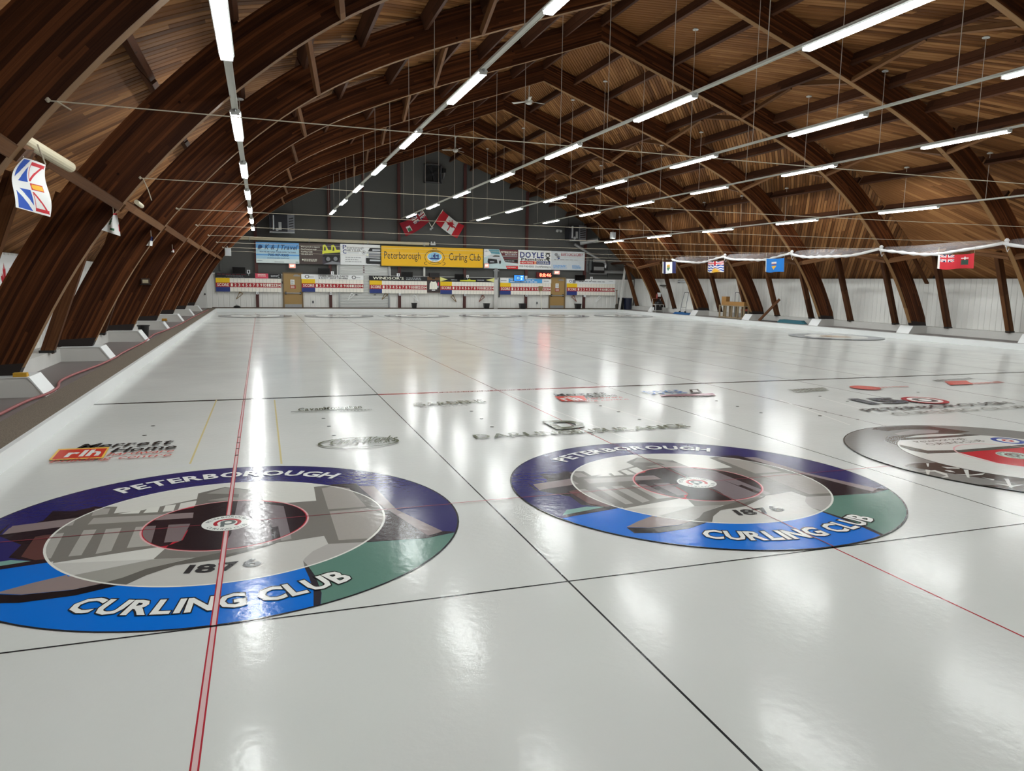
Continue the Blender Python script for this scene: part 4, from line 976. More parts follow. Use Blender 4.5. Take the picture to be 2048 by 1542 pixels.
s, g = scoreboard('scoreboard under a dark header with a red panel, leftmost board', (431.5, 546.5, 562, 583.5), P_BLACK)
s.lines(.03, .55, .56, .9, 1, P_MAROON, 51); s.lines(.16, .3, .42, .52, 1, P_GREY, 52); s.rect(.60, 0, .80, 1, P_PINK); s.lines(.64, .35, .77, .9, 2, P_CREAM, 53); s.lines(.84, .3, .96, .75, 2, P_LGREY, 54); s.lines(.02, .0, .56, .14, 1, P_GREY, 55); s.ringo(.965, .5, .02, .3, .3, P_LGREY, 14, 60, 300); s.done('header_print')
s, g = scoreboard('scoreboard under a white repair shop header, second board from the left', (603.5, 549.5, 726.5, 584), P_WHITE)
for u in (.09, .84): s.ringo(u, .5, .035, .36, .3, P_BLACK); s.lines(u+.03, .3, u+.12, .6, 1, P_GREY, 60)
s.text('SALES, SERVICE, PARTS', .27, .56, .75, .30, P_BLACK, 'B'); s.text('& BODY SHOP 743-4566', .27, .12, .74, .30, P_BLACK, 'B'); s.done('header_print')
s, g = scoreboard('scoreboard under the black header with a jeweller name, left of the framed jersey', (739, 552.3, 853.8, 586.8), P_BLACK)
s.text("WINDSOR'S", .06, .25, .59, .55, P_CREAM, 'B'); s.lines(.63, .5, .93, .78, 1, P_LGREY, 61); s.lines(.63, .15, .90, .42, 1, P_LGREY, 62); s.done('header_print')
s, g = scoreboard('scoreboard under a black and yellow header, right of the framed jersey', (880.5, 555, 988, 588.3), P_BLACK)
s.poly([(0, 0), (0, 1), (.14, .5)], pm('header pale yellow', (214, 212, 130), .5)); s.poly([(1, 0), (1, 1), (.84, .5)], pm('header pale yellow', (214, 212, 130), .5)); s.rect(.36, .12, .65, .42, P_LIME); s.lines(.2, .25, .34, .6, 1, P_LGREY, 63); s.lines(.68, .3, .82, .6, 1, P_LGREY, 64); s.poly([(.5, .5), (.53, .72), (.56, .5)], P_LIME); s.done('header_print')
s, g = scoreboard('scoreboard under a light blue header, beside the tan door with the red clock', (999.6, 557.5, 1101.4, 589.6), P_WHITE)
s.rect(.17, 0, .82, 1, P_LBLUE); s.lines(.02, .3, .15, .7, 1, P_GREY, 65); s.lines(.85, .3, .98, .7, 1, P_GREY, 66); s.lines(.2, .55, .8, .85, 1, P_WHITE, 67); s.lines(.2, .1, .78, .45, 1, P_WHITE, 68); s.done('header_print')
s, g = scoreboard('scoreboard under a white bank header, rightmost board', (1133.2, 559, 1229.6, 590.5), P_WHITE)
s.ringo(.08, .5, .03, .3, .3, P_NAVY); s.rect(.12, .05, .18, .8, P_GREY); s.lines(.25, .3, .82, .65, 1, P_GREY, 69); s.lines(.86, .4, .95, .8, 1, P_LGREY, 70); s.done('header_print')

# sheet numbers, monitors, clock, exit signs
wm = ['leftmost scoreboard', 'repair shop scoreboard', 'jeweller scoreboard', 'black and yellow scoreboard', 'light blue scoreboard', 'rightmost scoreboard']
for k, r in enumerate(((494, 540, 500.2, 547), (662, 542.6, 667.6, 549), (793.5, 546.5, 799.4, 552.8), (932.6, 549.8, 937.4, 555.6), (1049.6, 551.8, 1054.3, 557.6), (1180.3, 553.6, 1185, 559.4))):
    X0, X1, Z0, Z1 = WR(*r, .27); t = thing('sheet_number', 'white plate with the number %d above the %s' % (k+1, wm[k]), 'number plate', ((X0+X1)/2, FARY-.27, Z0), 'sheet number plates')
    s = Sign(t, X0, X1, Z0, Z1, FARY-.30, P_WHITE, .02); s.text(str(k+1), .28, .18, .72, .64, P_BLACK, 'B'); s.done()
    mb = MB(); mb.box((X0+X1)/2-.02, (X0+X1)/2+.02, FARY-.28, FARY-.24, Z0-.12, Z0+.05, M_STEEL); mb.build('bracket', t)
M_SCR = pm('dark screen glass', (12, 12, 14), .12, var=0); M_SCRB = pm('lit blue screen', (46, 120, 214), .3, var=0, emit=.5); M_SCRC = pm('screen cyan', (150, 205, 250), .3, var=0, emit=.5); M_SCRD = pm('screen dark blue', (16, 50, 120), .3, var=0, emit=.3)
for k, r in enumerate(((464.5, 534, 490.8, 547.3), (636, 536.3, 660, 549), (802.8, 543.6, 825.8, 553.8), (909.8, 548, 928, 559), (1027.8, 549.8, 1048.5, 562.4), (1150, 549.8, 1170, 561))):
    X0, X1, Z0, Z1 = WR(*r, .4); t = thing('monitor', ('blue lit' if k == 4 else 'dark')+' monitor mounted above the '+wm[k], 'monitor', ((X0+X1)/2, FARY-.4, Z0), 'sheet monitors')
    mb = MB(); mb.box(X0, X1, FARY-.40, FARY-.34, Z0, Z1, M_BLACK); cs = mb.build('case', t)
    mb = MB(); mb.box(X0+.02, X1-.02, FARY-.405, FARY-.399, Z0+.02, Z1-.02, M_SCRB if k == 4 else M_SCR); mb.build('screen', cs)
    mb = MB(); mb.bar(((X0+X1)/2, FARY-.34, (Z0+Z1)/2), ((X0+X1)/2, FARY-.0, (Z0+Z1)/2), .06, .06, M_BLACK); mb.box((X0+X1)/2-.1, (X0+X1)/2+.1, FARY-.35, FARY-.32, (Z0+Z1)/2-.1, (Z0+Z1)/2+.1, M_BLACK); mb.build('mount', t)
    if k == 4:
        s = Sign(t, X0, X1, Z0, Z1, FARY-.406); s.oval(.40, .5, .19, .34, M_SCRD); s.oval(.40, .5, .13, .22, M_SCRC); s.oval(.40, .5, .07, .12, M_SCRD); s.rect(.66, .62, .88, .82, M_SCRC); s.rect(.66, .2, .8, .5, M_SCRC); s.done()
X0, X1, Z0, Z1 = WR(1073, 544.6, 1103, 555.6, .3); t = thing('digital_clock', 'red digital clock reading 8:11:46', 'clock', ((X0+X1)/2, FARY-.3, Z0))
mb = MB(); mb.box(X0, X1, FARY-.30, FARY-.20, Z0, Z1, pm('clock red case', (96, 12, 16), .4)); mb.build('case', t)
s = Sign(t, X0, X1, Z0, Z1, FARY-.301); s.text('8:11:46', .20, .22, .98, .58, pm('lit red digits', (255, 70, 50), .4, var=0, emit=5.0), 'B'); s.done('digits')
M_EXIT = pm('lit exit face', (236, 120, 104), .4, var=0, emit=.6); M_EXITT = pm('exit letters', (250, 226, 214), .4, var=0, emit=.8)
for r, lab in (((578.8, 528, 590.6, 535.6), 'lit exit sign above the tan door left of the roll-up door'), ((969.4, 527.6, 977.6, 534.6), 'lit exit sign at the lower corner of the SUV banner'), ((1109, 542, 1119, 548.2), 'lit exit sign beside the red digital clock')):
    X0, X1, Z0, Z1 = WR(*r, .34); t = thing('exit_sign', lab, 'exit sign', ((X0+X1)/2, FARY-.3, Z0), 'exit signs')
    mb = MB(); mb.box(X0-.02, X1+.02, FARY-.33, FARY-.03, Z0-.02, Z1+.02, M_LAMPW); mb.build('case', t)
    s = Sign(t, X0, X1, Z0, Z1, FARY-.331, M_EXIT, .004); s.text('EXIT', .16, .26, .84, .5, M_EXITT, 'B'); s.done()
# emergency light
X0, X1, Z0, Z1 = WR(861, 485, 871, 490.5, .1); t = thing('emergency_light', 'white twin-head emergency light above the gold sign', 'emergency light', ((X0+X1)/2, FARY, Z0))
mb = MB(); mb.box(X0, X1, FARY-.12, FARY-.001, Z0, Z1-.05, M_LAMPW); mb.build('case', t)
for x in (X0+.07, X1-.07): mb = MB(); mb.lathe([(.03, .06), (.06, 0.0), (.055, -.03)], (x, FARY-.08, Z1+.0), M_LAMPW, 12, 'y'); mb.build('lamp_head', t)
# long pale pipe with its drop
M_PIPE = pm('cream painted pipe', (196, 186, 158), .5, var=.04); M_PIPEW = pm('white pipe', (214, 214, 208), .45, var=.03)
a, b = on_y(478, 475.3, FARY-.32), on_y(858, 488.2, FARY-.32); z = (a.z+b.z)/2
t = thing('long_pipe', 'long cream pipe running level above the banners', 'pipe', (a.x, FARY-.3, z))
mb = MB(); mb.tube([(a.x-1.0, FARY-.3, z), (b.x, FARY-.3, z)], .10, M_PIPE, 12); mb.build('run', t)
for u in (.05, .35, .66, .97): mb = MB(); x = a.x+(b.x-a.x)*u; mb.box(x-.02, x+.02, FARY-.42, FARY-.001, z-.12, z-.10, M_STEEL); mb.box(x-.02, x+.02, FARY-.42, FARY-.40, z-.1, z+.1, M_STEEL); mb.build('strap', t)
c0 = on_y(848.5, 520, FARY-.14); mb = MB(); mb.tube([(c0.x, FARY-.14, z), (c0.x, FARY-.14, 2.25)], .07, M_PIPEW, 10); tag(mb.build('drop_pipe'), 'white vertical pipe behind the gold sign, over the framed jersey', 'pipe')
# tall white pier beside the fourth board with conduit
X0, X1, Z0, Z1 = WR(988.3, 559, 995.5, 617, .3); mb = MB(); mb.box(X0, X1, FARY-.30, FARY-.05, FLOORZ, Z1, M_WHITE2); tag(mb.build('service_pier'), 'white boxed pier between the black-yellow and light blue scoreboards', 'pier')
t = thing('wall_conduit', 'grey conduit pair rising from the white pier to the banners', 'conduit', ((X0+X1)/2, FARY-.2, Z1))
for x in (X0+.08, X1-.05): mb = MB(); mb.tube([(x, FARY-.2, Z1), (x, FARY-.2, Z1+.75)], .05, M_STEEL, 8); mb.build('tube', t)
mb = MB(); mb.box(X0-.05, X1+.1, FARY-.24, FARY-.16, Z1+.55, Z1+.60, M_STEEL); mb.build('clip', t)
c0 = on_y(998.3, 580, FARY-.3); mb = MB(); mb.box(c0.x-.03, c0.x+.03, FARY-.33, FARY-.25, .95, 2.25, M_BLACK); mb.box(c0.x-.05, c0.x-.03, FARY-.33, FARY-.25, 1.0, 2.2, M_STEEL); tag(mb.build('measuring_stick'), 'black stick hung upright beside the light blue scoreboard', 'stick')
# framed jersey
X0, X1, Z0, Z1 = WR(855, 561, 879, 583.6, .2); t = thing('framed_jersey', 'framed white jersey between two scoreboards', 'picture frame', ((X0+X1)/2, FARY-.2, Z0))
s = Sign(t, X0, X1, Z0, Z1, FARY-.2, pm('frame backing', (58, 50, 52), .5), .1, pm('frame wood', (70, 44, 36), .5), .05)
s.poly([(.16, .22), (.18, .70), (.30, .94), (.42, .88), (.56, .88), (.68, .94), (.80, .70), (.80, .22)], P_CREAM)
for u in (.30, .44, .58, .70): s.rect(u, .25, u+.015, .8, P_LGREY)
s.rect(.36, .10, .64, .18, P_WHITE); s.rect(.86, .55, .95, .85, P_PINK); s.oval(.86, .45, .06, .1, P_LGREY); s.done()
mb = MB(); X0, X1, Z0, Z1 = WR(854, 553.5, 879.5, 560, .2); mb.box(X0, X1, FARY-.24, FARY-.05, Z0, Z1, pm('plaque wood', (120, 84, 50), .5)); mb.box((X0+X1)/2-.1, (X0+X1)/2+.1, FARY-.245, FARY-.24, Z0+.06, Z1-.06, P_BLACK); tag(mb.build('wooden_plaque'), 'wooden plaque over the framed jersey', 'plaque')
X0, X1, Z0, Z1 = WR(858.5, 545.5, 878, 553, .2); mb = MB(); mb.box(X0, X1, FARY-.4, FARY-.06, Z0-.06, Z1, pm('dark amplifier box', (34, 22, 26), .5)); mb.box(X0+.05, X1-.05, FARY-.405, FARY-.40, Z0+.02, Z1-.04, M_BLACK); tag(mb.build('speaker_box'), 'dark box standing on the plaque over the framed jersey', 'box')

# crossed flags on the wall
def cloth(name, parent, fn, col, nu, nv):
    """a waved cloth: fn(u, v) -> point, col(u, v) -> material"""
    mb = MB(); vs = [fn(i/nu, j/nv) for j in range(nv+1) for i in range(nu+1)]; b = len(mb.v); mb.v += [tuple(v) for v in vs]
    for j in range(nv):
        for i in range(nu):
            k = j*(nu+1)+i; mb.f.append([k, k+1, k+nu+2, k+nu+1]); mb.m.append(mb.mi(col((i+.5)/nu, (j+.5)/nv))); mb.uv.append(None)
    return mb.build(name, parent, smooth=True)
def bil(P, u, v): return (Vector(P[0])*(1-u)+Vector(P[1])*u)*(1-v)+(Vector(P[3])*(1-u)+Vector(P[2])*u)*v   # P: bottom-left, bottom-right, top-right, top-left
F_RED = pm('flag red', (190, 30, 44), .8, var=.05); F_DRED = pm('flag dark red', (150, 22, 40), .8, var=.06); F_WH = pm('flag white', (222, 222, 220), .8, var=.03); F_BLUE = pm('flag blue', (28, 76, 170), .8, var=.05); F_NAVY = pm('flag navy', (32, 34, 84), .8, var=.05); F_GOLD = pm('flag gold', (226, 170, 40), .8, var=.04); F_GREEN = pm('flag green', (60, 110, 80), .8, var=.05); F_AZURE = pm('flag azure', (26, 120, 204), .8, var=.05)
def jack(u, v, red=None):
    r = red or F_RED
    if abs(u-.5) < .07 or abs(v-.5) < .12: return r
    if abs(u-.5) < .12 or abs(v-.5) < .20: return F_WH
    d = min(abs(u-v), abs(u+v-1)); return r if d < .05 else F_WH if d < .13 else F_NAVY
def leaf(u, v):
    x, y = abs(u), v
    return (y < .0 and y > -.5 and x < .035) or (y >= -.08 and y < .5 and x < max(.0, .22*(1-abs(y-.02)/.5)) + (.16 if .02 < y < .14 else 0) + (.09 if .22 < y < .30 else 0))
def ontario(u, v):
    if u < .5 and v > .5: return jack(u*2, v*2-1, F_DRED)
    x, y = (u-.75)/.09, (v-.4)/.2
    if abs(x) < 1 and abs(y) < 1: return F_WH if y > .35 else (F_GREEN if abs(x) < .8 else F_WH)
    return F_DRED
def canada(u, v):
    if u < .27 or u > .73: return F_RED
    return F_RED if leaf((u-.5)*1.6, (v-.52)*1.15) else F_WH
for lab, P, cf, sx in (('red ensign flag on the grey wall, left of the crossed pair', [(858.8, 443), (812, 472.5), (798.3, 446.5), (845.3, 421)], ontario, -1), ('maple leaf flag on the grey wall, right of the crossed pair', [(871, 444.5), (914.3, 476.5), (928.5, 451.5), (885.3, 420.5)], canada, 1)):
    Q = [on_y(px, py, FARY-.35) for px, py in P]; t = thing('wall_flag', lab, 'flag', Q[0])
    cloth('cloth', t, lambda u, v, Q=Q: bil(Q, u, v)+Vector((0, .05*math.sin(u*9+v*2), -.10*math.sin(u*math.pi)*(1-.0*v))), cf, 48, 30)
    a = Q[3]+(Q[3]-Q[0])*.06; b = Q[0]-(Q[3]-Q[0])*.55; mb = MB(); mb.tube([a, (b.x, FARY-.05, b.z)], .022, P_CREAM, 8); mb.build('pole', t)
    mb = MB(); mb.box(b.x-.06, b.x+.06, FARY-.12, FARY-.001, b.z-.06, b.z+.06, M_STEEL); mb.build('socket', t)

# wall fan high in the gable
X0, X1, Z0, Z1 = WR(849, 328, 883, 366, .2); t = thing('exhaust_fan', 'square dark exhaust fan high in the grey gable', 'fan', ((X0+X1)/2, FARY, Z0)); xm, zm = (X0+X1)/2, (Z0+Z1)/2
mb = MB()
for q in ((X0, X1, Z1-.07, Z1), (X0, X1, Z0, Z0+.07), (X0, X0+.07, Z0, Z1), (X1-.07, X1, Z0, Z1)): mb.box(q[0], q[1], FARY-.25, FARY-.001, q[2], q[3], pm('fan frame', (78, 78, 80), .5, .3))
mb.build('frame', t)
mb = MB(); mb.box(X0+.07, X1-.07, FARY-.03, FARY-.002, Z0+.07, Z1-.07, M_BLACK); mb.build('backing', t)
for k in range(4):
    an = math.pi*k/2+.4; mb = MB(); d = Vector((math.cos(an), 0, math.sin(an))); nn = Vector((-d.z, 0, d.x)); c0 = Vector((xm, FARY-.12, zm)); mb.prism([c0+d*.08-nn*.05, c0+d*.45-nn*.13, c0+d*.47+nn*.10, c0+d*.08+nn*.06], (0, -.015, 0), pm('fan blade', (46, 46, 48), .4, .4)); mb.build('blade', t)
mb = MB(); mb.lathe([(.10, -.0), (.10, -.1), (.05, -.14)], (xm, FARY-.05, zm), pm('fan blade', (46, 46, 48)), 14, 'y'); mb.build('hub', t)
mb = MB(); mb.box(X1+.08, X1+.3, FARY-.2, FARY-.001, zm+.1, zm+.35, M_BLACK); mb.tube([(X1+.2, FARY-.1, zm+.1), (X1+.15, FARY-.1, zm-.3)], .05, M_STEEL, 8); mb.build('switch_box', t)

# unit heaters and ducting
def unit_heater(lab, r, dy, flip):
    X0, X1, Z0, Z1 = WR(*r, dy); t = thing('unit_heater', lab, 'heater', ((X0+X1)/2, FARY-dy, Z0)); w = X1-X0; mid = X0+w*(.72 if not flip else .55)
    mb = MB(); mb.box(X0, mid, FARY-dy, FARY-.3, Z0, Z1, pm('heater dark case', (40, 40, 46), .4, .3)); mb.build('case', t)
    mb = MB(); mb.box(mid, X1, FARY-dy-.05, FARY-.3, Z0, Z1, pm('heater grey panel', (120, 122, 128), .4, .4)); mb.build('side_panel', t)
    for k in range(5):
        z = Z0+(Z1-Z0)*(.15+.15*k); mb = MB(); mb.bar((mid+.08, FARY-dy-.07, z), (X1-.06, FARY-dy-.07, z+.06), .03, .06, M_BLACK); mb.build('louvre', t)
    mb = MB(); mb.tube([(X0+w*.15, FARY-dy-.05, Z0+.1), (X0+w*.15, FARY-dy-.05, Z1-.05)], .06, M_STEEL, 10); mb.lathe([(.09, 0), (.09, -.06)], (X0+w*.30, FARY-dy, Z0+.12), M_STEEL, 14, 'y'); mb.box(X0+w*.36, X0+w*.48, FARY-dy-.06, FARY-dy, Z0+.1, Z0+.55, M_STEEL); mb.build('gas_fittings', t)
    for x in (X0+.08, X1-.08): mb = MB(); mb.tube([(x, FARY-dy*.6, Z1), (x, FARY-dy*.6, roof_z(x-CX))], .012, M_BLACK, 5); mb.build('hanger', t)
    mb = MB(); mb.box(X0, X1, FARY-dy-.02, FARY-.3, Z0-.06, Z0, M_STEEL); mb.build('tray', t)
    return t
unit_heater('dark unit heater hung on the grey wall above the travel banner', (538.7, 429, 588.8, 463.5), 1.1, False)
unit_heater('unit heater with bright side fittings hung above the right banners', (1139.4, 451, 1172, 480), 1.1, True)
t = thing('flue_pipe', 'galvanised flue with an open end below the right unit heater', 'duct', on_y(1162, 485, FARY-.9))
a, b = on_y(1160, 486, FARY-.7), on_y(1196, 479.5, FARY-1.2); mb = MB(); mb.tube([a, b], .15, M_STEEL, 14, cap=False); mb.build('pipe', t); mb = MB(); mb.tube([b-Vector((.02, 0, 0)), b+Vector((.03, 0, 0))], .16, M_BLACK, 14); mb.build('open_end', t)
pts = [on_y(x, y, FARY-.45) for x, y in ((1149, 488), (1209, 526), (1211.5, 530), (1210, 536))]; mb = MB(); mb.tube(pts, .09, M_STEEL, 10); tag(mb.build('diagonal_duct'), 'silver duct sloping down to the right from the banners', 'duct')
X0, X1, Z0, Z1 = WR(1187, 524, 1209, 545.5, .5); t = thing('furnace_unit', 'black and silver furnace box at the foot of the sloping duct', 'heater', ((X0+X1)/2, FARY-.5, Z0))
mb = MB(); mb.box(X0, X1, FARY-.5, FARY-.05, Z0, Z1, M_BLACK); mb.build('case', t); mb = MB(); mb.box(X0+.03, X1-.03, FARY-.51, FARY-.5, Z0+.22*(Z1-Z0), Z0+.55*(Z1-Z0), M_STEEL); mb.build('panel', t); mb = MB(); mb.tube([(X0, FARY-.5, Z1+.1), (X1, FARY-.5, Z1+.06)], .12, M_STEEL, 10); mb.build('flue', t)
for pts, r, lab in (([(1208, 543.8), (1249, 544.3)], .11, 'level silver duct right of the furnace box'), ([(1179, 547), (1213, 547.4)], .05, 'thin silver pipe under the furnace box')):
    P = [on_y(x, y, FARY-.3) for x, y in pts]; mb = MB(); mb.tube([(P[0].x, FARY-.3, P[0].z), (P[1].x, FARY-.3, P[0].z)], r, M_STEEL, 10); tag(mb.build('service_pipe'), lab, 'pipe')
for k, r in enumerate(((1170.5, 515, 1176.5, 545), (1177.5, 519, 1184.5, 541))):
    X0, X1, Z0, Z1 = WR(*r, .1); mb = MB(); mb.box(X0, X1, FARY-.16, FARY-.001, Z0, Z1, pm('grey electrical cabinet', (84, 88, 88), .5, .2)); mb.box(X0+.03, X1-.03, FARY-.17, FARY-.16, Z0+.05, Z1-.05, pm('grey electrical door', (96, 100, 100), .5, .2)); mb.box(X1-.09, X1-.06, FARY-.185, FARY-.17, (Z0+Z1)/2-.04, (Z0+Z1)/2+.04, M_BLACK); tag(mb.build('electrical_cabinet'), ('tall' if k == 0 else 'short')+' grey electrical cabinet between the last banner and the furnace', 'cabinet')
# security lamp pair high on the wall
P0 = on_y(1117, 460.5, FARY-.15); t = thing('flood_lamp', 'small twin flood lamp on the grey wall left of the right heater', 'lamp', P0)
mb = MB(); mb.box(P0.x-.12, P0.x+.12, FARY-.12, FARY-.001, P0.z-.06, P0.z+.06, M_STEEL); mb.build('base', t)
for e in (-1, 1): mb = MB(); mb.lathe([(.04, 0), (.09, -.16)], (P0.x+e*.13, FARY-.1, P0.z-.06), M_LAMPW, 12, 'y'); mb.build('head', t)

# ------------------------------------------------------------------ cords tied across the hall at every arch
tails = {1: [(-1.25, 3.36), (-1.15, 3.30)], 2: [(-1.28, 3.36), (-1.22, 3.2), (-1.18, 3.05)]}
cw = ['first in view, tied beside the white pipe', 'second in view, loose loop at its knot', 'third in view', 'fourth in view', 'fourth from the far wall', 'third from the far wall', 'second from the far wall', 'nearest the far wall']
for k, y in enumerate(ARCH_Y[1:], 1):
    t = thing('tie_cord', 'pale cord strung across the hall, %s' % cw[k-1], 'cord', (-1.32, y, 3.36), 'cords across the hall')
    n = 12; pts = [(-1.32+24.07*i/n, y-TH-.012, 3.365+.03*i/n-.06*math.sin(math.pi*i/n)) for i in range(n+1)]
    mb = MB(); mb.tube(pts, .0052, M_ROPE, 5); mb.build('line', t)
    for x in (-1.32, 22.75): mb = MB(); mb.lathe([(.008, -.02), (.024, 0), (.008, .02)], (x, y-TH-.012, 3.37), M_ROPE, 8); mb.build('knot', t)
    mb = MB(); q = tails.get(k, [(-1.26, 3.33)]); mb.tube([(-1.32, y-TH-.012, 3.365)]+[(a, y-TH-.03, b) for a, b in q], .007, M_ROPE, 5); mb.build('tail', t)

# ------------------------------------------------------------------ clear film tied up along the right side
def filmmat():
    m, nt, b = nodes_of('clear plastic film'); b.inputs['Base Color'].default_value = (.5, .47, .48, 1); b.inputs['Roughness'].default_value = .45
    tc = nt.nodes.new('ShaderNodeTexCoord'); nz = nt.nodes.new('ShaderNodeTexNoise'); nz.inputs['Scale'].default_value = 2.2; nz.inputs['Detail'].default_value = 1; nt.links.new(tc.outputs['Object'], nz.inputs['Vector'])
    nt.links.new(ramp(nt, nz.outputs['Fac'], [(.3, (.20, .20, .20, 1)), (.75, (.40, .40, .40, 1))]), b.inputs['Alpha']); return m
M_FILM = filmmat(); M_ROLL = pm('gathered film', (214, 212, 212), .35, var=.06, scale=14)
t = thing('plastic_film', 'clear plastic film gathered in swags between the arches on the right', 'plastic sheet', (22.6, 20, 3.3))
fy = [ARCH_Y[k] for k in range(1, 8)]
for a, b in zip(fy, fy[1:]):
    n = 20; rp = []; vs = []; rnd = random.Random(int(a*10)); ph = rnd.random()*6
    for i in range(n+1):
        u = i/n; y = a+(b-a)*u; x = 22.55-.08*math.sin(math.pi*u)
        zt = 3.47+.03*math.sin(6*u+ph); zb = 3.40-.25*math.sin(math.pi*u)**.8+.035*math.sin(9*u+ph)*math.sin(math.pi*u)
        if i in (0, n): x = 22.62
        vs += [(x+.30, y, zt+.03), (x+.16+.03*math.sin(20*u), y, (zt+zb)/2), (x, y, zb)]; rp.append(((x, y-.0, zb)))
    mb = MB(); mb.add(vs, [(3*i+j, 3*i+j+1, 3*i+j+4, 3*i+j+3) for i in range(n) for j in range(2)], M_FILM); mb.build('film', t, smooth=True)
    mb = MB(); mb.tube(rp, .03, M_ROLL, 7, radii=[.055+.016*math.sin(3*i+ph) for i in range(n+1)]); mb.build('roll', t, smooth=True)
for y in fy[:-1]:
    mb = MB(); mb.lathe([(.02, -.16), (.07, -.05), (.05, 0), (.08, .06), (.03, .12)], (22.62, y-TH-.03, 3.42), M_ROLL, 9); mb.build('tie', t)
    mb = MB(); mb.tube([(22.62, y-TH-.04, 3.36), (22.60, y-TH-.05, 3.22), (22.66, y-TH-.05, 3.12), (22.72, y-TH-.05, 3.22)], .012, M_ROLL, 6); mb.build('loose_end', t)

# ------------------------------------------------------------------ provincial flags
def nl(u, v):
    if u < .02 or u > .98 or v < .02 or v > .98: return F_WH
    if u < .52:
        c = abs(v-.5)
        if c < .07 or u < .06 or abs(u-.50) < .03: return F_WH
        x = u/.5
        if abs(c-.5*x*.95) < .075: return F_WH
        return F_BLUE
    x = (u-.52)/.46; y = v
    def tri(y0, s):
        yy = abs(v-.5)
        e1 = yy > .10+.36*x*.0; lo = .10+.30*x*0
        return None
    yy = abs(v-.5)
    if yy < .065 and x < .78: return F_GOLD if yy < .042 and .06+yy*1.2 < x < .74 else F_RED
    if .10 < yy < .46:
        t = (yy-.10)/.36               # triangle pointing to the fly corner
        edge = x-(t*.92)
        inside = x < .04+t*.94 and x > .0
        if yy > .40 and x < .95: return F_RED
        if abs(x-(.02+t*.92)) < .075: return F_RED
        if x < .05 and t > .1: return F_RED
    return F_WH
def flag_on_x(name, lab, r, X, cf, nu=48, nv=30, wave=.05, group=None):
    a = on_x(r[0], r[1], X); b = on_x(r[2], r[3], X); z1, z0 = max(a.z, b.z), min(a.z, b.z); y0, y1 = a.y, b.y
    t = thing(name, lab, 'flag', (X, (y0+y1)/2, z0), group)
    cloth('cloth', t, lambda u, v: Vector((X+wave*math.sin(u*8+1)*(.3+u)-.03*v, y0+(y1-y0)*u, z0+(z1-z0)*v-.03*math.sin(u*math.pi)-.02*math.sin(u*7)*(1-v))), cf, nu, nv)
    mb = MB(); mb.tube([(X, y0, z0), (X, y0, z1+.25)], .008, M_ROPE, 5); mb.tube([(X, y1, z1), (X, y1, z1+.2)], .005, M_ROPE, 5); mb.build('hanging_cord', t); return t
def nwt(u, v):
    if u < .06: return F_WH
    if .27 < u < .73:
        x, y = abs(u-.5), v-.48
        if -.26 < y < .28 and x < .10*(1 if y > -.05 else (1+(y+.05)/.25)): return F_GREEN if y < .05 else (F_NAVY if abs(y-.16) < .03 else F_GOLD)
        return F_WH
    return F_NAVY
def bc(u, v):
    if v > .62: return jack(u, (v-.62)/.38)
    w = v+.035*math.sin(u*22)
    if math.hypot((u-.5)*1.6, v-.0) < .30: return F_GOLD
    if abs(math.atan2(v, (u-.5)*1.6)*7 % 1-.5) < .28 and math.hypot((u-.5)*1.6, v) < .42: return F_GOLD
    return F_BLUE if int(w*9) % 2 else F_WH
def alberta(u, v):
    if u < .05: return F_WH
    x, y = abs(u-.5), v-.48
    if -.28 < y < .30 and x < .12*(1 if y > -.05 else max(0, 1+(y+.05)/.24)): return F_WH if y > .16 else F_DRED if y > .10 else (F_AZURE if y > .0 else F_GOLD)
    return F_AZURE
def manitoba(u, v):
    if u < .05: return F_WH
    if u < .5 and v > .5: return jack((u-.05)/.45, v*2-1)
    x, y = abs(u-.75), v-.52
    if -.26 < y < .3 and x < .085: return (F_WH if abs(x) < .02 or abs(y-.2) < .04 else F_RED) if y > .1 else pm('flag shield green', (44, 70, 60), .8)
    return F_RED
flag_on_x('province_flag', 'navy and white flag with a shield under the film, farthest on the right', (1325.7, 523.5, 1350.7, 546), 22.4, nwt, group='flags along the right side')
flag_on_x('province_flag', 'striped flag with a gold sun and union jack under the film', (1416.5, 522.3, 1446.8, 543.6), 22.4, bc, 64, 40, group='flags along the right side')
flag_on_x('province_flag', 'bright blue flag with a small shield under the film', (1532, 517, 1567, 543), 22.4, alberta, group='flags along the right side')
flag_on_x('province_flag', 'red ensign flag under the film, nearest on the right', (1877, 509, 1946, 536), 22.4, manitoba, 72, 44, group='flags along the right side')
# left side: the big one, then three half hidden by the arches
Q = [on_y(31.5, 414.5, 1.75), on_y(103.3, 434.7, 2.35), on_y(91, 328.7, 2.35), on_y(46, 313.8, 1.75)]
t = thing('province_flag', 'large white, blue and red flag with a gold arrow hanging upper left', 'flag', Q[0])
cloth('cloth', t, lambda u, v: bil(Q, u, v)+Vector((.02*math.sin(v*6), .05*math.sin(u*5+v*2), 0))+Vector((-.07*(1-u)*math.sin(math.pi*min(1, v*1.0))*(1 if v > .0 else 0), 0, 0)), nl, 96, 110)
mb = MB(); mb.tube([Q[3], Q[3]+Vector((-.03, -.25, .10))], .008, M_ROPE, 5); mb.build('hanging_cord', t); mb = MB(); mb.tube([Q[2], Q[2]+Vector((-.05, -.02, .18))], .008, M_ROPE, 5); mb.build('hanging_cord', t)
def small_flag(lab, P, Y, cf):
    R = [on_y(px, py, Y) for px, py in P]; t = thing('province_flag', lab, 'flag', R[0])
    cloth('cloth', t, lambda u, v: bil(R, u, v)+Vector((0, .05*math.sin(u*7+v*3), 0)), cf, 30, 36)
    mb = MB(); mb.tube([R[3], R[3]+Vector((0, -.02, .12))], .008, M_ROPE, 5); mb.build('hanging_cord', t)
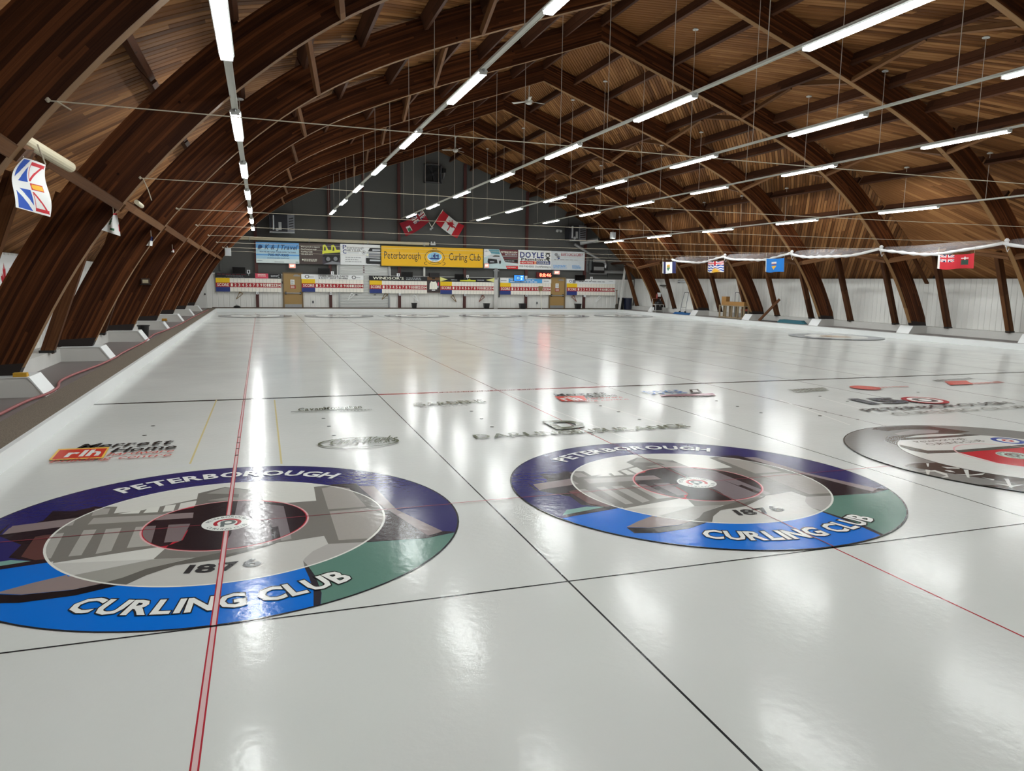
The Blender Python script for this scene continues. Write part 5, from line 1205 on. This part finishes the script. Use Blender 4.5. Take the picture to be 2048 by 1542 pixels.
small_flag('white flag with green leaves bunched under the long left beam', [(203, 460), (240, 472), (234, 425), (227, 428)], 6.18, lambda u, v: F_RED if (v > .93 or (u > .92 and .2 < v < .5)) else F_GREEN if (abs(u-.25) < .14-.2*abs(v-.55) and .4 < v < .75) or (abs(u-.55) < .16 and abs(v-.2) < .06) else F_WH)
small_flag('small blue and white flag hanging from the left beam beyond the leaf flag', [(292.5, 491), (304, 492), (306.5, 474), (302.5, 473)], 11.16, lambda u, v: F_NAVY if v > .55 else F_WH)
small_flag('tiny pale flag end on the left beam, farthest of the left flags', [(342, 504), (348, 505), (349, 499), (345, 498)], 16.14, lambda u, v: F_WH if v < .7 else pm('flag pink', (190, 120, 130), .8))

# pale pipe resting above the left beam
a, b = on_x(66, 292, -1.80), on_x(140, 334, -1.80); z = b.z
mb = MB(); mb.tube([(-1.80, a.y-1.2, z), (-1.80, b.y, z)], .062, M_PIPE, 14); tag(mb.build('plastic_pipe'), 'thick cream pipe lying above the left beam behind the big flag', 'pipe')
mb = MB(); c0 = on_y(273, 404, 6.6); mb.tube([c0, c0+Vector((-.05, .9, .02))], .035, M_PIPE, 12); tag(mb.build('plastic_pipe'), 'end of a cream pipe beside the second arch on the left', 'pipe')
# hose along the mat
hp = [(-2.83, 2.2), (-2.82, 3.4), (-2.79, 4.46), (-2.77, 5.47), (-2.68, 6.15), (-2.70, 6.8), (-2.80, 7.3), (-2.85, 7.76), (-2.83, 8.57), (-2.71, 10.0), (-2.67, 11.5), (-2.70, 12.4), (-2.67, 15.4), (-2.70, 16.2), (-2.74, 17.2), (-2.78, 18.5), (-2.66, 20.5), (-2.56, 24.5), (-2.56, 28.7), (-2.5, 33), (-2.4, 38)]
hs = []
for i in range(len(hp)-1):
    p0, p1, p2, p3 = hp[max(i-1, 0)], hp[i], hp[i+1], hp[min(i+2, len(hp)-1)]
    for k in range(4):
        u = k/4; f = lambda a, b, c, d: .5*((2*b)+(-a+c)*u+(2*a-5*b+4*c-d)*u*u+(-a+3*b-3*c+d)*u**3)
        hs.append((f(p0[0], p1[0], p2[0], p3[0]), f(p0[1], p1[1], p2[1], p3[1]), FLOORZ+.034))
mb = MB(); mb.tube(hs, .021, pm('faded red hose', (150, 84, 84), .6), 8); tag(mb.build('garden_hose', smooth=True), 'faded red hose snaking along the left walkway', 'hose')
# left odds and ends
def bucket(mb, c, r0, r1, h, mat, n=20): mb.lathe([(r0, 0), (r1, h), (r1+.012, h), (r1+.012, h-.03), (r1-.01, h-.01)][:3]+[(r1-.012, h-.005), (r0-.012, .02)], c, mat, n)
t = thing('waste_basket', 'black waste basket by the fourth pedestal on the left walkway', 'waste basket', (-2.95, 17.55, FLOORZ)); mb = MB(); bucket(mb, (-2.95, 17.55, FLOORZ), .12, .155, .36, M_BLACK); mb.build('bucket', t); mb = MB(); mb.lathe([(.155, .33), (.172, .33), (.172, .36), (.155, .36)], (-2.95, 17.55, FLOORZ), M_BLACK, 20); mb.build('rim', t)
mb = MB(); mb.box(-3.07, -2.90, 6.05, 6.14, .488, .545, pm('yellow foam block', (196, 150, 40), .8)); mb.box(-3.07, -2.90, 6.14, 6.16, .488, .52, pm('yellow block cap', (170, 120, 30), .8)); tag(mb.build('yellow_block'), 'yellow block lying on the nearest pedestal', 'block')
mb = MB(); mb.box(-2.86, -2.72, 21.0, 21.2, .488, .56, pm('yellow block cap', (170, 120, 30), .8)); mb.box(-2.9, -2.7, 20.98, 21.22, .475, .488, M_BLACK); tag(mb.build('yellow_block'), 'small yellow block on a far pedestal of the left side', 'block')
t = thing('wall_lamp', 'small brown lamp box on the fourth arch of the left side', 'lamp', (-2.64, 16.2, 1.8)); mb = MB(); mb.box(-2.74, -2.54, 16.10, 16.21, 1.74, 1.90, pm('lamp brown case', (54, 40, 30), .5)); mb.build('case', t); mb = MB(); mb.box(-2.71, -2.57, 16.09, 16.10, 1.77, 1.86, pm('lamp glass', (176, 166, 140), .3)); mb.build('glass', t); mb = MB(); mb.box(-2.78, -2.50, 16.11, 16.2, 1.72, 1.74, M_BLACK); mb.build('shelf', t)
for lab, px, py, Y, dx in (('white loudspeaker hanging on the last arch, far left', 456, 504, 36.1, .35), ('pale loudspeaker on the last arch, far right', 1225, 471, 36.1, .25)):
    c0 = on_y(px, py, Y); t = thing('loudspeaker', lab, 'loudspeaker', c0); mb = MB(); mb.box(c0.x-.15, c0.x+.15, Y-.15, Y+.05, c0.z-.2, c0.z+.2, M_LAMPW); mb.build('cabinet', t)
    mb = MB(); mb.box(c0.x-.12, c0.x+.12, Y-.16, Y-.15, c0.z-.17, c0.z+.17, P_LGREY); mb.build('grille', t); mb = MB(); mb.tube([(c0.x, Y-.05, c0.z+.2), (c0.x-.06*(1 if px < 800 else -1), Y+.08, c0.z+.34)], .02, M_STEEL, 6); mb.build('bracket', t)
# poster on the left wall
t = thing('wall_poster', 'white poster with a red maple leaf behind the second left arch', 'poster', (-4.0, 9.8, 1.4)); XP = CX-WALLD+.012
mb = MB(); mb.box(XP, XP+.012, 8.9, 11.1, 1.45, 2.29, P_WHITE); mb.build('panel', t)
mb = MB(); XQ = XP+.014
def pl(y, z): return (XQ, y, z)
LF = [(0, .26), (.05, .15), (.10, .18), (.08, .02), (.17, .10), (.19, .05), (.26, .05), (.22, -.03), (.10, -.13), (.11, -.17), (.01, -.15), (.01, -.26), (-.01, -.26), (-.01, -.15), (-.11, -.17), (-.10, -.13), (-.22, -.03), (-.26, .05), (-.19, .05), (-.17, .10), (-.08, .02), (-.10, .18), (-.05, .15)]
from mathutils.geometry import tessellate_polygon
for A, B, C_ in tessellate_polygon([[Vector((a, b, 0)) for a, b in LF]]): mb.poly([pl(9.45+LF[i][0]*.8, 1.85+LF[i][1]*1.15) for i in (A, B, C_)], F_RED)
for k in range(4): mb.poly([pl(9.75, 2.02-.05*k), pl(10.0, 2.02-.05*k), pl(10.0, 2.05-.05*k), pl(9.75, 2.05-.05*k)], F_RED)
for k in range(4): mb.poly([pl(10.1, 2.15-.05*k), pl(10.3, 2.15-.05*k), pl(10.3, 2.17-.05*k), pl(10.1, 2.17-.05*k)], P_GREY)
mb.build('print', t)

# ------------------------------------------------------------------ right walkway clutter
Z = FLOORZ
X, Y = 24.35, 35.6; M_CHAIRW = pm('white steel tube', (206, 206, 204), .4, .2)
t = thing('utility_cart', 'white wire cart with black gear beside the farthest right arch', 'cart', (X, Y, Z))
for x in (-.28, .28):
    for y in (-.22, .22): mb = MB(); mb.tube([(X+x, Y+y, Z), (X+x, Y+y, Z+.85 if y > 0 else Z+.48)], .018, M_CHAIRW, 6); mb.build('leg', t)
for z in (.12, .48):
    mb = MB(); mb.box(X-.3, X+.3, Y-.24, Y+.24, Z+z, Z+z+.02, M_CHAIRW); mb.build('shelf', t)
mb = MB(); mb.box(X-.30, X+.25, Y-.1, Y+.24, Z+.85, Z+.88, pm('brown tray', (92, 50, 40), .6)); mb.build('tray', t)
mb = MB(); mb.lathe([(.16, .50), (.24, .56), (.22, .66), (.10, .74), (.05, .84)], (X+.04, Y, Z), M_BLACK, 12); mb.box(X-.2, X+.2, Y-.18, Y+.15, Z+.14, Z+.36, M_BLACK); tag(mb.build('equipment_bag'), 'black gear bag heaped on the white wire cart', 'bag')
mb = MB(); mb.tube([(X-.06, Y+.05, Z+.88), (X-.06, Y+.05, Z+1.10), (X-.06, Y+.05, Z+1.2)], .05, pm('red bottle', (150, 60, 56), .4), 10, radii=[.055, .05, .02]); tag(mb.build('spray_bottle'), 'small red bottle on the white wire cart', 'bottle')
mb = MB(); mb.box(X+.05, X+.3, Y+.2, Y+.22, Z+.98, Z+1.25, P_LGREY); mb.box(X+.08, X+.27, Y+.195, Y+.2, Z+1.0, Z+1.22, P_WHITE); tag(mb.build('paper_pad'), 'pale paper pad standing on the white wire cart', 'paper')
# push mop with blue pad
t = thing('push_mop', 'wide blue mop with a tall tube handle on the right walkway', 'mop', (24.45, 32.4, Z)); M_MOP = pm('blue mop yarn', (44, 96, 150), .9, var=.2, scale=40); M_TUBE = pm('grey tube', (120, 126, 130), .35, .5)
def mop_pad(mb, x0, y0, y1, w, h, mat, seed):
    rnd = random.Random(seed); n = 26; P = []
    for j, zz in ((0, 0), (1, h)):
        for i in range(n):
            a = 2*math.pi*i/n; r = (1+.12*rnd.random())*(1 if j == 0 else .82); P.append((x0+w/2*math.copysign(abs(math.cos(a))**.6, math.cos(a))*r, (y0+y1)/2+(y1-y0)/2*math.copysign(abs(math.sin(a))**.5, math.sin(a))*r, Z+zz+(.03*rnd.random() if j else 0)))
    mb.add(P, [(i, (i+1) % n, n+(i+1) % n, n+i) for i in range(n)]+[tuple(range(n, 2*n))], mat)
mb = MB(); mop_pad(mb, 24.42, 31.9, 33.6, .5, .10, M_MOP, 3); mb.build('pad', t)
y0, y1 = 32.45, 33.05
for ya, yb in ((y0, y0+.12), (y1, y1-.02)): mb = MB(); mb.tube([(24.42, ya, Z+.12), (24.52, (ya+yb)/2, Z+.7), (24.66, yb, Z+1.28)], .017, M_TUBE, 7); mb.build('handle_tube', t)
mb = MB(); mb.tube([(24.66, y0+.12, Z+1.28), (24.68, y0+.2, Z+1.32), (24.68, y1-.1, Z+1.32), (24.66, y1-.02, Z+1.28)], .02, M_BLACK, 7); mb.build('grip', t)
mb = MB(); mb.tube([(24.47, y0+.05, Z+.42), (24.47, y1-.01, Z+.42)], .014, M_TUBE, 6); mb.build('cross_bar', t)
for y in (y0, y1): mb = MB(); mb.lathe([(.06, -.03), (.06, .03)], (24.40, y, Z+.14), M_BLACK, 10, 'y'); mb.build('wheel', t)
# second mop head and its dark shaft
mb = MB(); mop_pad(mb, 24.55, 22.3, 24.1, .42, .13, pm('teal mop yarn', (52, 104, 118), .9, var=.2, scale=40), 9); tag(mb.build('mop_head'), 'teal mop head lying flat on the right walkway', 'mop')
mb = MB(); mb.box(24.60, 24.72, 24.0, 25.6, Z, Z+.03, M_BLACK); mb.box(24.62, 24.70, 23.9, 25.7, Z+.03, Z+.04, M_STEEL); tag(mb.build('squeegee_bar'), 'black bar on the floor between the leaning board and the teal mop head', 'bar')
# timber rack
M_RACK = pm('raw lumber', (158, 140, 112), .7, var=.12, scale=8); M_TAN = pm('tan plywood', (166, 122, 66), .6, var=.1)
ya, yb = 26.62, on_x(1438, 625, 24.3).y; t = thing('lumber_rack', 'low raw lumber rack standing behind the right curb', 'rack', (24.3, (ya+yb)/2, Z)); zt = Z+.66; nsp = 5
for i in range(nsp): y = ya+.02+(yb-ya-.04)*i/(nsp-1); mb = MB(); mb.box(24.28, 24.37, y-.02, y+.02, Z, zt, M_RACK); mb.box(24.55, 24.64, y-.02, y+.02, Z, zt, M_RACK); mb.build('upright', t)
for x in (24.28, 24.55):
    for z in (Z+.02, zt): mb = MB(); mb.box(x, x+.09, ya, yb, z, z+.04, M_RACK); mb.build('rail', t)
mb = MB(); mb.box(24.37, 24.55, ya, yb, Z+.05, Z+.08, M_RACK); mb.build('shelf', t)
ym = (ya+yb)/2; mb = MB(); mb.box(24.32, 24.6, ya+.05, ya+(yb-ya)*.78, zt+.045, zt+.24, M_TAN); tag(mb.build('plywood_box'), 'long tan plywood box on top of the lumber rack', 'box')
mb = MB(); mb.box(24.34, 24.58, yb-(yb-ya)*.24, yb-.12, zt+.045, zt+.5, M_TAN); tag(mb.build('cardboard_carton'), 'upright tan carton at the left end of the lumber rack', 'box')
t = thing('hand_truck', 'grey tube handle standing up behind the lumber rack', 'hand truck', (24.78, 27.95, Z))
for y in (-.17, .17): mb = MB(); mb.tube([(24.78, 27.95+y, Z), (24.78, 27.95+y, Z+1.35)], .016, M_TUBE, 7); mb.build('side_tube', t)
mb = MB(); mb.tube([(24.78, 27.78, Z+1.35), (24.78, 27.82, Z+1.4), (24.78, 28.08, Z+1.4), (24.78, 28.12, Z+1.35)], .02, M_TUBE, 7); mb.build('grip', t); mb = MB(); mb.box(24.62, 24.9, 27.75, 28.15, Z, Z+.03, M_TUBE); mb.build('toe_plate', t)
# leaning board, tool box
a = on_x(1519, 639, 24.35); mb = MB(); timber(mb, (24.30, 25.35, Z+.01), (24.85, 24.55, Z+1.12), .14, .04, M_POST, (1, 0, 0)); tag(mb.build('leaning_board'), 'dark board leaning on a post right of the lumber rack', 'board')
t = thing('tool_box', 'black tool box with orange lid behind the lumber rack', 'tool box', (24.80, 27.1, Z)); c0 = (24.80, 27.1); mb = MB(); mb.box(c0[0]-.15, c0[0]+.15, c0[1]-.25, c0[1]+.25, Z, Z+.42, M_BLACK); mb.build('body', t); mb = MB(); mb.box(c0[0]-.16, c0[0]+.16, c0[1]-.26, c0[1]+.26, Z+.42, Z+.52, pm('orange lid', (186, 84, 60), .5)); mb.build('lid', t)
# loose stay board hanging beside the right arch, small wall fittings
mb = MB(); timber(mb, on_x(1826, 512, 24.0), on_x(1854, 567, 24.9), .05, .16, M_POST, (0, 1, 0)); tag(mb.build('stay_board'), 'pointed board hanging behind the right arch near the red ensign', 'board')
t = thing('tube_heater', 'small grey tube heater on the right wall above the blue mop', 'heater', (CX+WALLD-.1, 33.2, 2.1)); xw = CX+WALLD-.09; y0, y1 = on_x(1357, 565, xw).y, on_x(1386, 563, xw).y; mb = MB(); mb.tube([(xw, y0, 2.16), (xw, y1, 2.16)], .06, P_LGREY, 10); mb.build('tube', t)
for y in (y0, y1): mb = MB(); mb.box(xw-.04, xw+.09, y-.03, y+.03, 2.06, 2.24, P_GREY); mb.build('bracket', t)
y0, y1 = on_x(1323, 574, xw).y, on_x(1338, 574, xw).y; mb = MB(); mb.box(xw-.12, xw+.08, y1, y0, 1.85, 1.92, M_BLACK); mb.box(xw-.02, xw+.08, y1+.2, y1+.3, 1.7, 1.85, M_BLACK); tag(mb.build('wall_shelf'), 'short dark shelf on the right wall above the white wire cart', 'shelf')

# ------------------------------------------------------------------ things along the foot of the far wall
for k, (r, lab) in enumerate((((823, 607.5, 833, 618), 'black waste bin under the jeweller scoreboard'), ((967, 608.5, 978, 619), 'black waste bin beside the white pier'), ((1038.5, 609, 1050.5, 620), 'black waste bin against the brown column, left of the push broom'), ((1149.8, 609.3, 1160.4, 619.6), 'black waste bin right of the second tan door'))):
    X0, X1, _, _ = WR(*r, .45); xm = (X0+X1)/2; w = (X1-X0)/2; t = thing('waste_bin', lab, 'waste bin', (xm, FARY-.5, Z+.012))
    mb = MB(); zb = Z+.012; n = 4; P = [(w*.78, 0), (w, .36)]
    vs = [(xm+sx*rr, FARY-.5+sy*rr*.8, zb+h) for rr, h in P for sx, sy in ((-1, -1), (1, -1), (1, 1), (-1, 1))]; mb.add(vs, [(3, 2, 1, 0), (0, 1, 5, 4), (1, 2, 6, 5), (2, 3, 7, 6), (3, 0, 4, 7)], M_BLACK); mb.build('bucket', t)
    mb = MB()
    for q in ((-w-.015, w+.015, -w*.8-.015, -w*.8), (-w-.015, w+.015, w*.8, w*.8+.015), (-w-.015, -w, -w*.8, w*.8), (w, w+.015, -w*.8, w*.8)): mb.box(xm+q[0], xm+q[1], FARY-.5+q[2], FARY-.5+q[3], zb+.33, zb+.365, M_BLACK)
    mb.build('rim', t)
for r, lab, m, hh in (((1242.5, 600, 1253.5, 620), 'tall black bin in the far right corner', M_BLACK, .80), ((1254, 600, 1270, 620), 'big navy bin in the far right corner', pm('navy plastic', (28, 34, 58), .4), .78)):
    X0, X1, _, _ = WR(*r, 1.0); xm = (X0+X1)/2; w = (X1-X0)/2; t = thing('storage_bin', lab, 'bin', (xm, FARY-.5, Z)); mb = MB(); mb.lathe([(w*.84, 0), (w*.98, hh)], (xm, FARY-.5, Z), m, 18); mb.build('body', t); mb = MB(); mb.lathe([(w*.98, hh-.05), (w*1.03, hh-.05), (w*1.03, hh), (w*.9, hh+.02)], (xm, FARY-.5, Z), m, 18); mb.build('rim', t)
a, b = on_y(1238.5, 619, FARY-.9), on_y(1250.9, 531, FARY-.9); mb = MB(); mb.bar((a.x, FARY-.9, Z), (b.x, FARY-.9, b.z), .12, .10, M_WHITE2, (0, 1, 0)); mb.box(a.x-.1, a.x+.1, FARY-1.0, FARY-.8, Z, Z+.015, M_STEEL); tag(mb.build('leaning_post'), 'white leaning post in the far right corner', 'post')
t = thing('snow_shovel', 'brown handled shovel standing left of the white leaning post', 'shovel', on_y(1234, 619, FARY-.3)); c0 = on_y(1234, 600, FARY-.3); mb = MB(); mb.tube([(c0.x, FARY-.3, Z+.4), (c0.x+.05, FARY-.1, Z+1.3)], .022, pm('broom wood', (132, 96, 60), .6), 7); mb.build('shaft', t); mb = MB(); mb.prism([(c0.x-.12, FARY-.32, Z), (c0.x+.12, FARY-.32, Z), (c0.x+.13, FARY-.30, Z+.3), (c0.x, FARY-.30, Z+.42), (c0.x-.13, FARY-.30, Z+.3)], (0, -.015, 0), pm('shovel blade', (92, 84, 74), .5, .3)); mb.build('blade', t); mb = MB(); mb.bar((c0.x-.02, FARY-.1, Z+1.32), (c0.x+.12, FARY-.1, Z+1.32), .04, .04, pm('broom wood', (132, 96, 60))); mb.build('grip', t)
c0 = on_y(1081, 600, FARY-.3); t = thing('push_broom', 'tan push broom standing head up against the light blue scoreboard', 'broom', (c0.x, FARY-.35, Z)); mb = MB(); mb.tube([(c0.x+.06, FARY-.36, Z), (c0.x, FARY-.30, 1.62)], .018, P_CREAM, 7); mb.build('handle', t); mb = MB(); mb.prism([(c0.x-.10, FARY-.33, 1.40), (c0.x+.10, FARY-.33, 1.40), (c0.x+.16, FARY-.33, 1.72), (c0.x-.16, FARY-.33, 1.72)], (0, .05, 0), pm('broom bristle', (140, 116, 76), .9)); mb.build('bristles', t)
c0 = on_y(474, 614, FARY-.5); t = thing('round_base', 'dark round base on the mat under the leftmost scoreboard', 'base', (c0.x, FARY-.5, Z+.012)); mb = MB(); mb.lathe([(.20, 0), (.22, .05), (.16, .12), (.05, .16)], (c0.x, FARY-.5, Z+.012), M_BLACK, 18); mb.build('body', t); mb = MB(); mb.tube([(c0.x, FARY-.5, Z+.17), (c0.x, FARY-.5, Z+.24)], .02, M_STEEL, 8); mb.build('stub', t)
# folded stick frames hung under the boards
M_STICK = pm('bare stick', (128, 104, 66), .7); M_RSTICK = pm('reddish stick', (130, 76, 60), .7)
for px, py, m, lab, fl in ((478, 591, M_STICK, 'brown stick frame hanging under the leftmost scoreboard', 1), (701, 593, P_WHITE, 'white stick frame hanging on the roll-up door', 1), (769, 592, M_STICK, 'tan stick frame hanging at the right edge of the roll-up door', 1), (832, 596, P_WHITE, 'white stick frame hanging above a black waste bin', -1), (908, 597, M_STICK, 'brown stick frame left of the fourth column', -1), (963, 597, M_RSTICK, 'reddish stick frame right of the fourth column', 1), (1149, 597, M_RSTICK, 'reddish stick frame beside the second tan door', -1), (1196, 598, P_WHITE, 'white stick frame under the rightmost scoreboard', 1)):
    c0 = on_y(px, py, FARY-.16); x, z, y = c0.x, c0.z, FARY-.14; t = thing('stick_frame', lab, 'stick frame', c0)
    for a, b in (((-.16*fl, -.22), (.05*fl, .22)), ((-.16*fl, -.22), (.22*fl, .10)), ((.05*fl, .22), (.22*fl, .10)), ((.0, .12), (.14*fl, .20))): mb = MB(); mb.bar((x+a[0], y, z+a[1]), (x+b[0], y-.02, z+b[1]), .035, .035, m, (0, 1, 0)); mb.build('stick', t)
    mb = MB(); mb.box(x+.02*fl-.02, x+.02*fl+.02, FARY-.16, FARY-.04, z+.20, z+.24, M_STEEL); mb.build('hook', t)
# boxes on the columns, outlets
for k in range(6):
    X = .1+4.29*k; mb = MB(); mb.box(X-.07, X+.07, FARY-.26, FARY-.2, 1.02, 1.18, P_WHITE); mb.box(X-.035, X+.035, FARY-.265, FARY-.26, 1.06, 1.12, P_GREY); tag(mb.build('control_box'), 'white control box on the brown column under the %s' % wm[k], 'control box', 'column control boxes')
for px, py, lab in ((626, 604, 'dark outlet cover right of the first tan door'), (1074, 606, 'dark outlet cover left of the push broom handle'), (565, 565, 'dark switch beside the first tan door')):
    c0 = on_y(px, py, FARY-.07); mb = MB(); mb.box(c0.x-.05, c0.x+.05, FARY-.075, FARY-.04, c0.z-.08, c0.z+.08, P_GREY); mb.box(c0.x-.025, c0.x+.025, FARY-.08, FARY-.075, c0.z-.05, c0.z+.05, M_BLACK); tag(mb.build('outlet_cover'), lab, 'outlet')
# white corner door at the far left
X0, X1, Z0, Z1 = WR(399, 577, 417, 621, .5); mb = MB(); mb.box(-3.35, -2.75, FARY-.16, FARY-.10, Z, 1.75, M_WHITE2); d4 = structure(mb.build('door_4')); mb = MB(); mb.box(-2.84, -2.78, FARY-.19, FARY-.16, .95, 1.05, M_BLACK); mb.build('door_handle', d4)

# ceiling fans at the ridge
M_FAN = pm('white fan', (206, 204, 196), .4)
for y, lab, ph in ((22.85, 'white ceiling fan under the ridge in the middle of the hall', .25), (34.67, 'white ceiling fan under the ridge near the far wall', .7)):
    t = thing('ceiling_fan', lab, 'ceiling fan', (CX, y, 9.05)); mb = MB(); mb.tube([(CX, y, 9.25), (CX, y, 9.86)], .02, M_FAN, 8); mb.build('rod', t); mb = MB(); mb.lathe([(.06, 9.02), (.13, 9.06), (.14, 9.18), (.05, 9.25)], (CX, y, 0), M_FAN, 16); mb.build('motor', t); mb = MB(); mb.lathe([(.03, 9.80), (.07, 9.84), (.07, 9.86)], (CX, y, 0), M_FAN, 12); mb.build('canopy', t)
    for k in range(3):
        an = ph+2*math.pi*k/3; d = Vector((math.cos(an), math.sin(an), 0)); n = Vector((-d.y, d.x, .18)); c0 = Vector((CX, y, 9.14)); mb = MB(); mb.prism([c0+d*.12-n*.04, c0+d*.72-n*.08, c0+d*.75+n*.06, c0+d*.12+n*.04], (0, 0, .012), M_FAN); mb.build('blade', t)
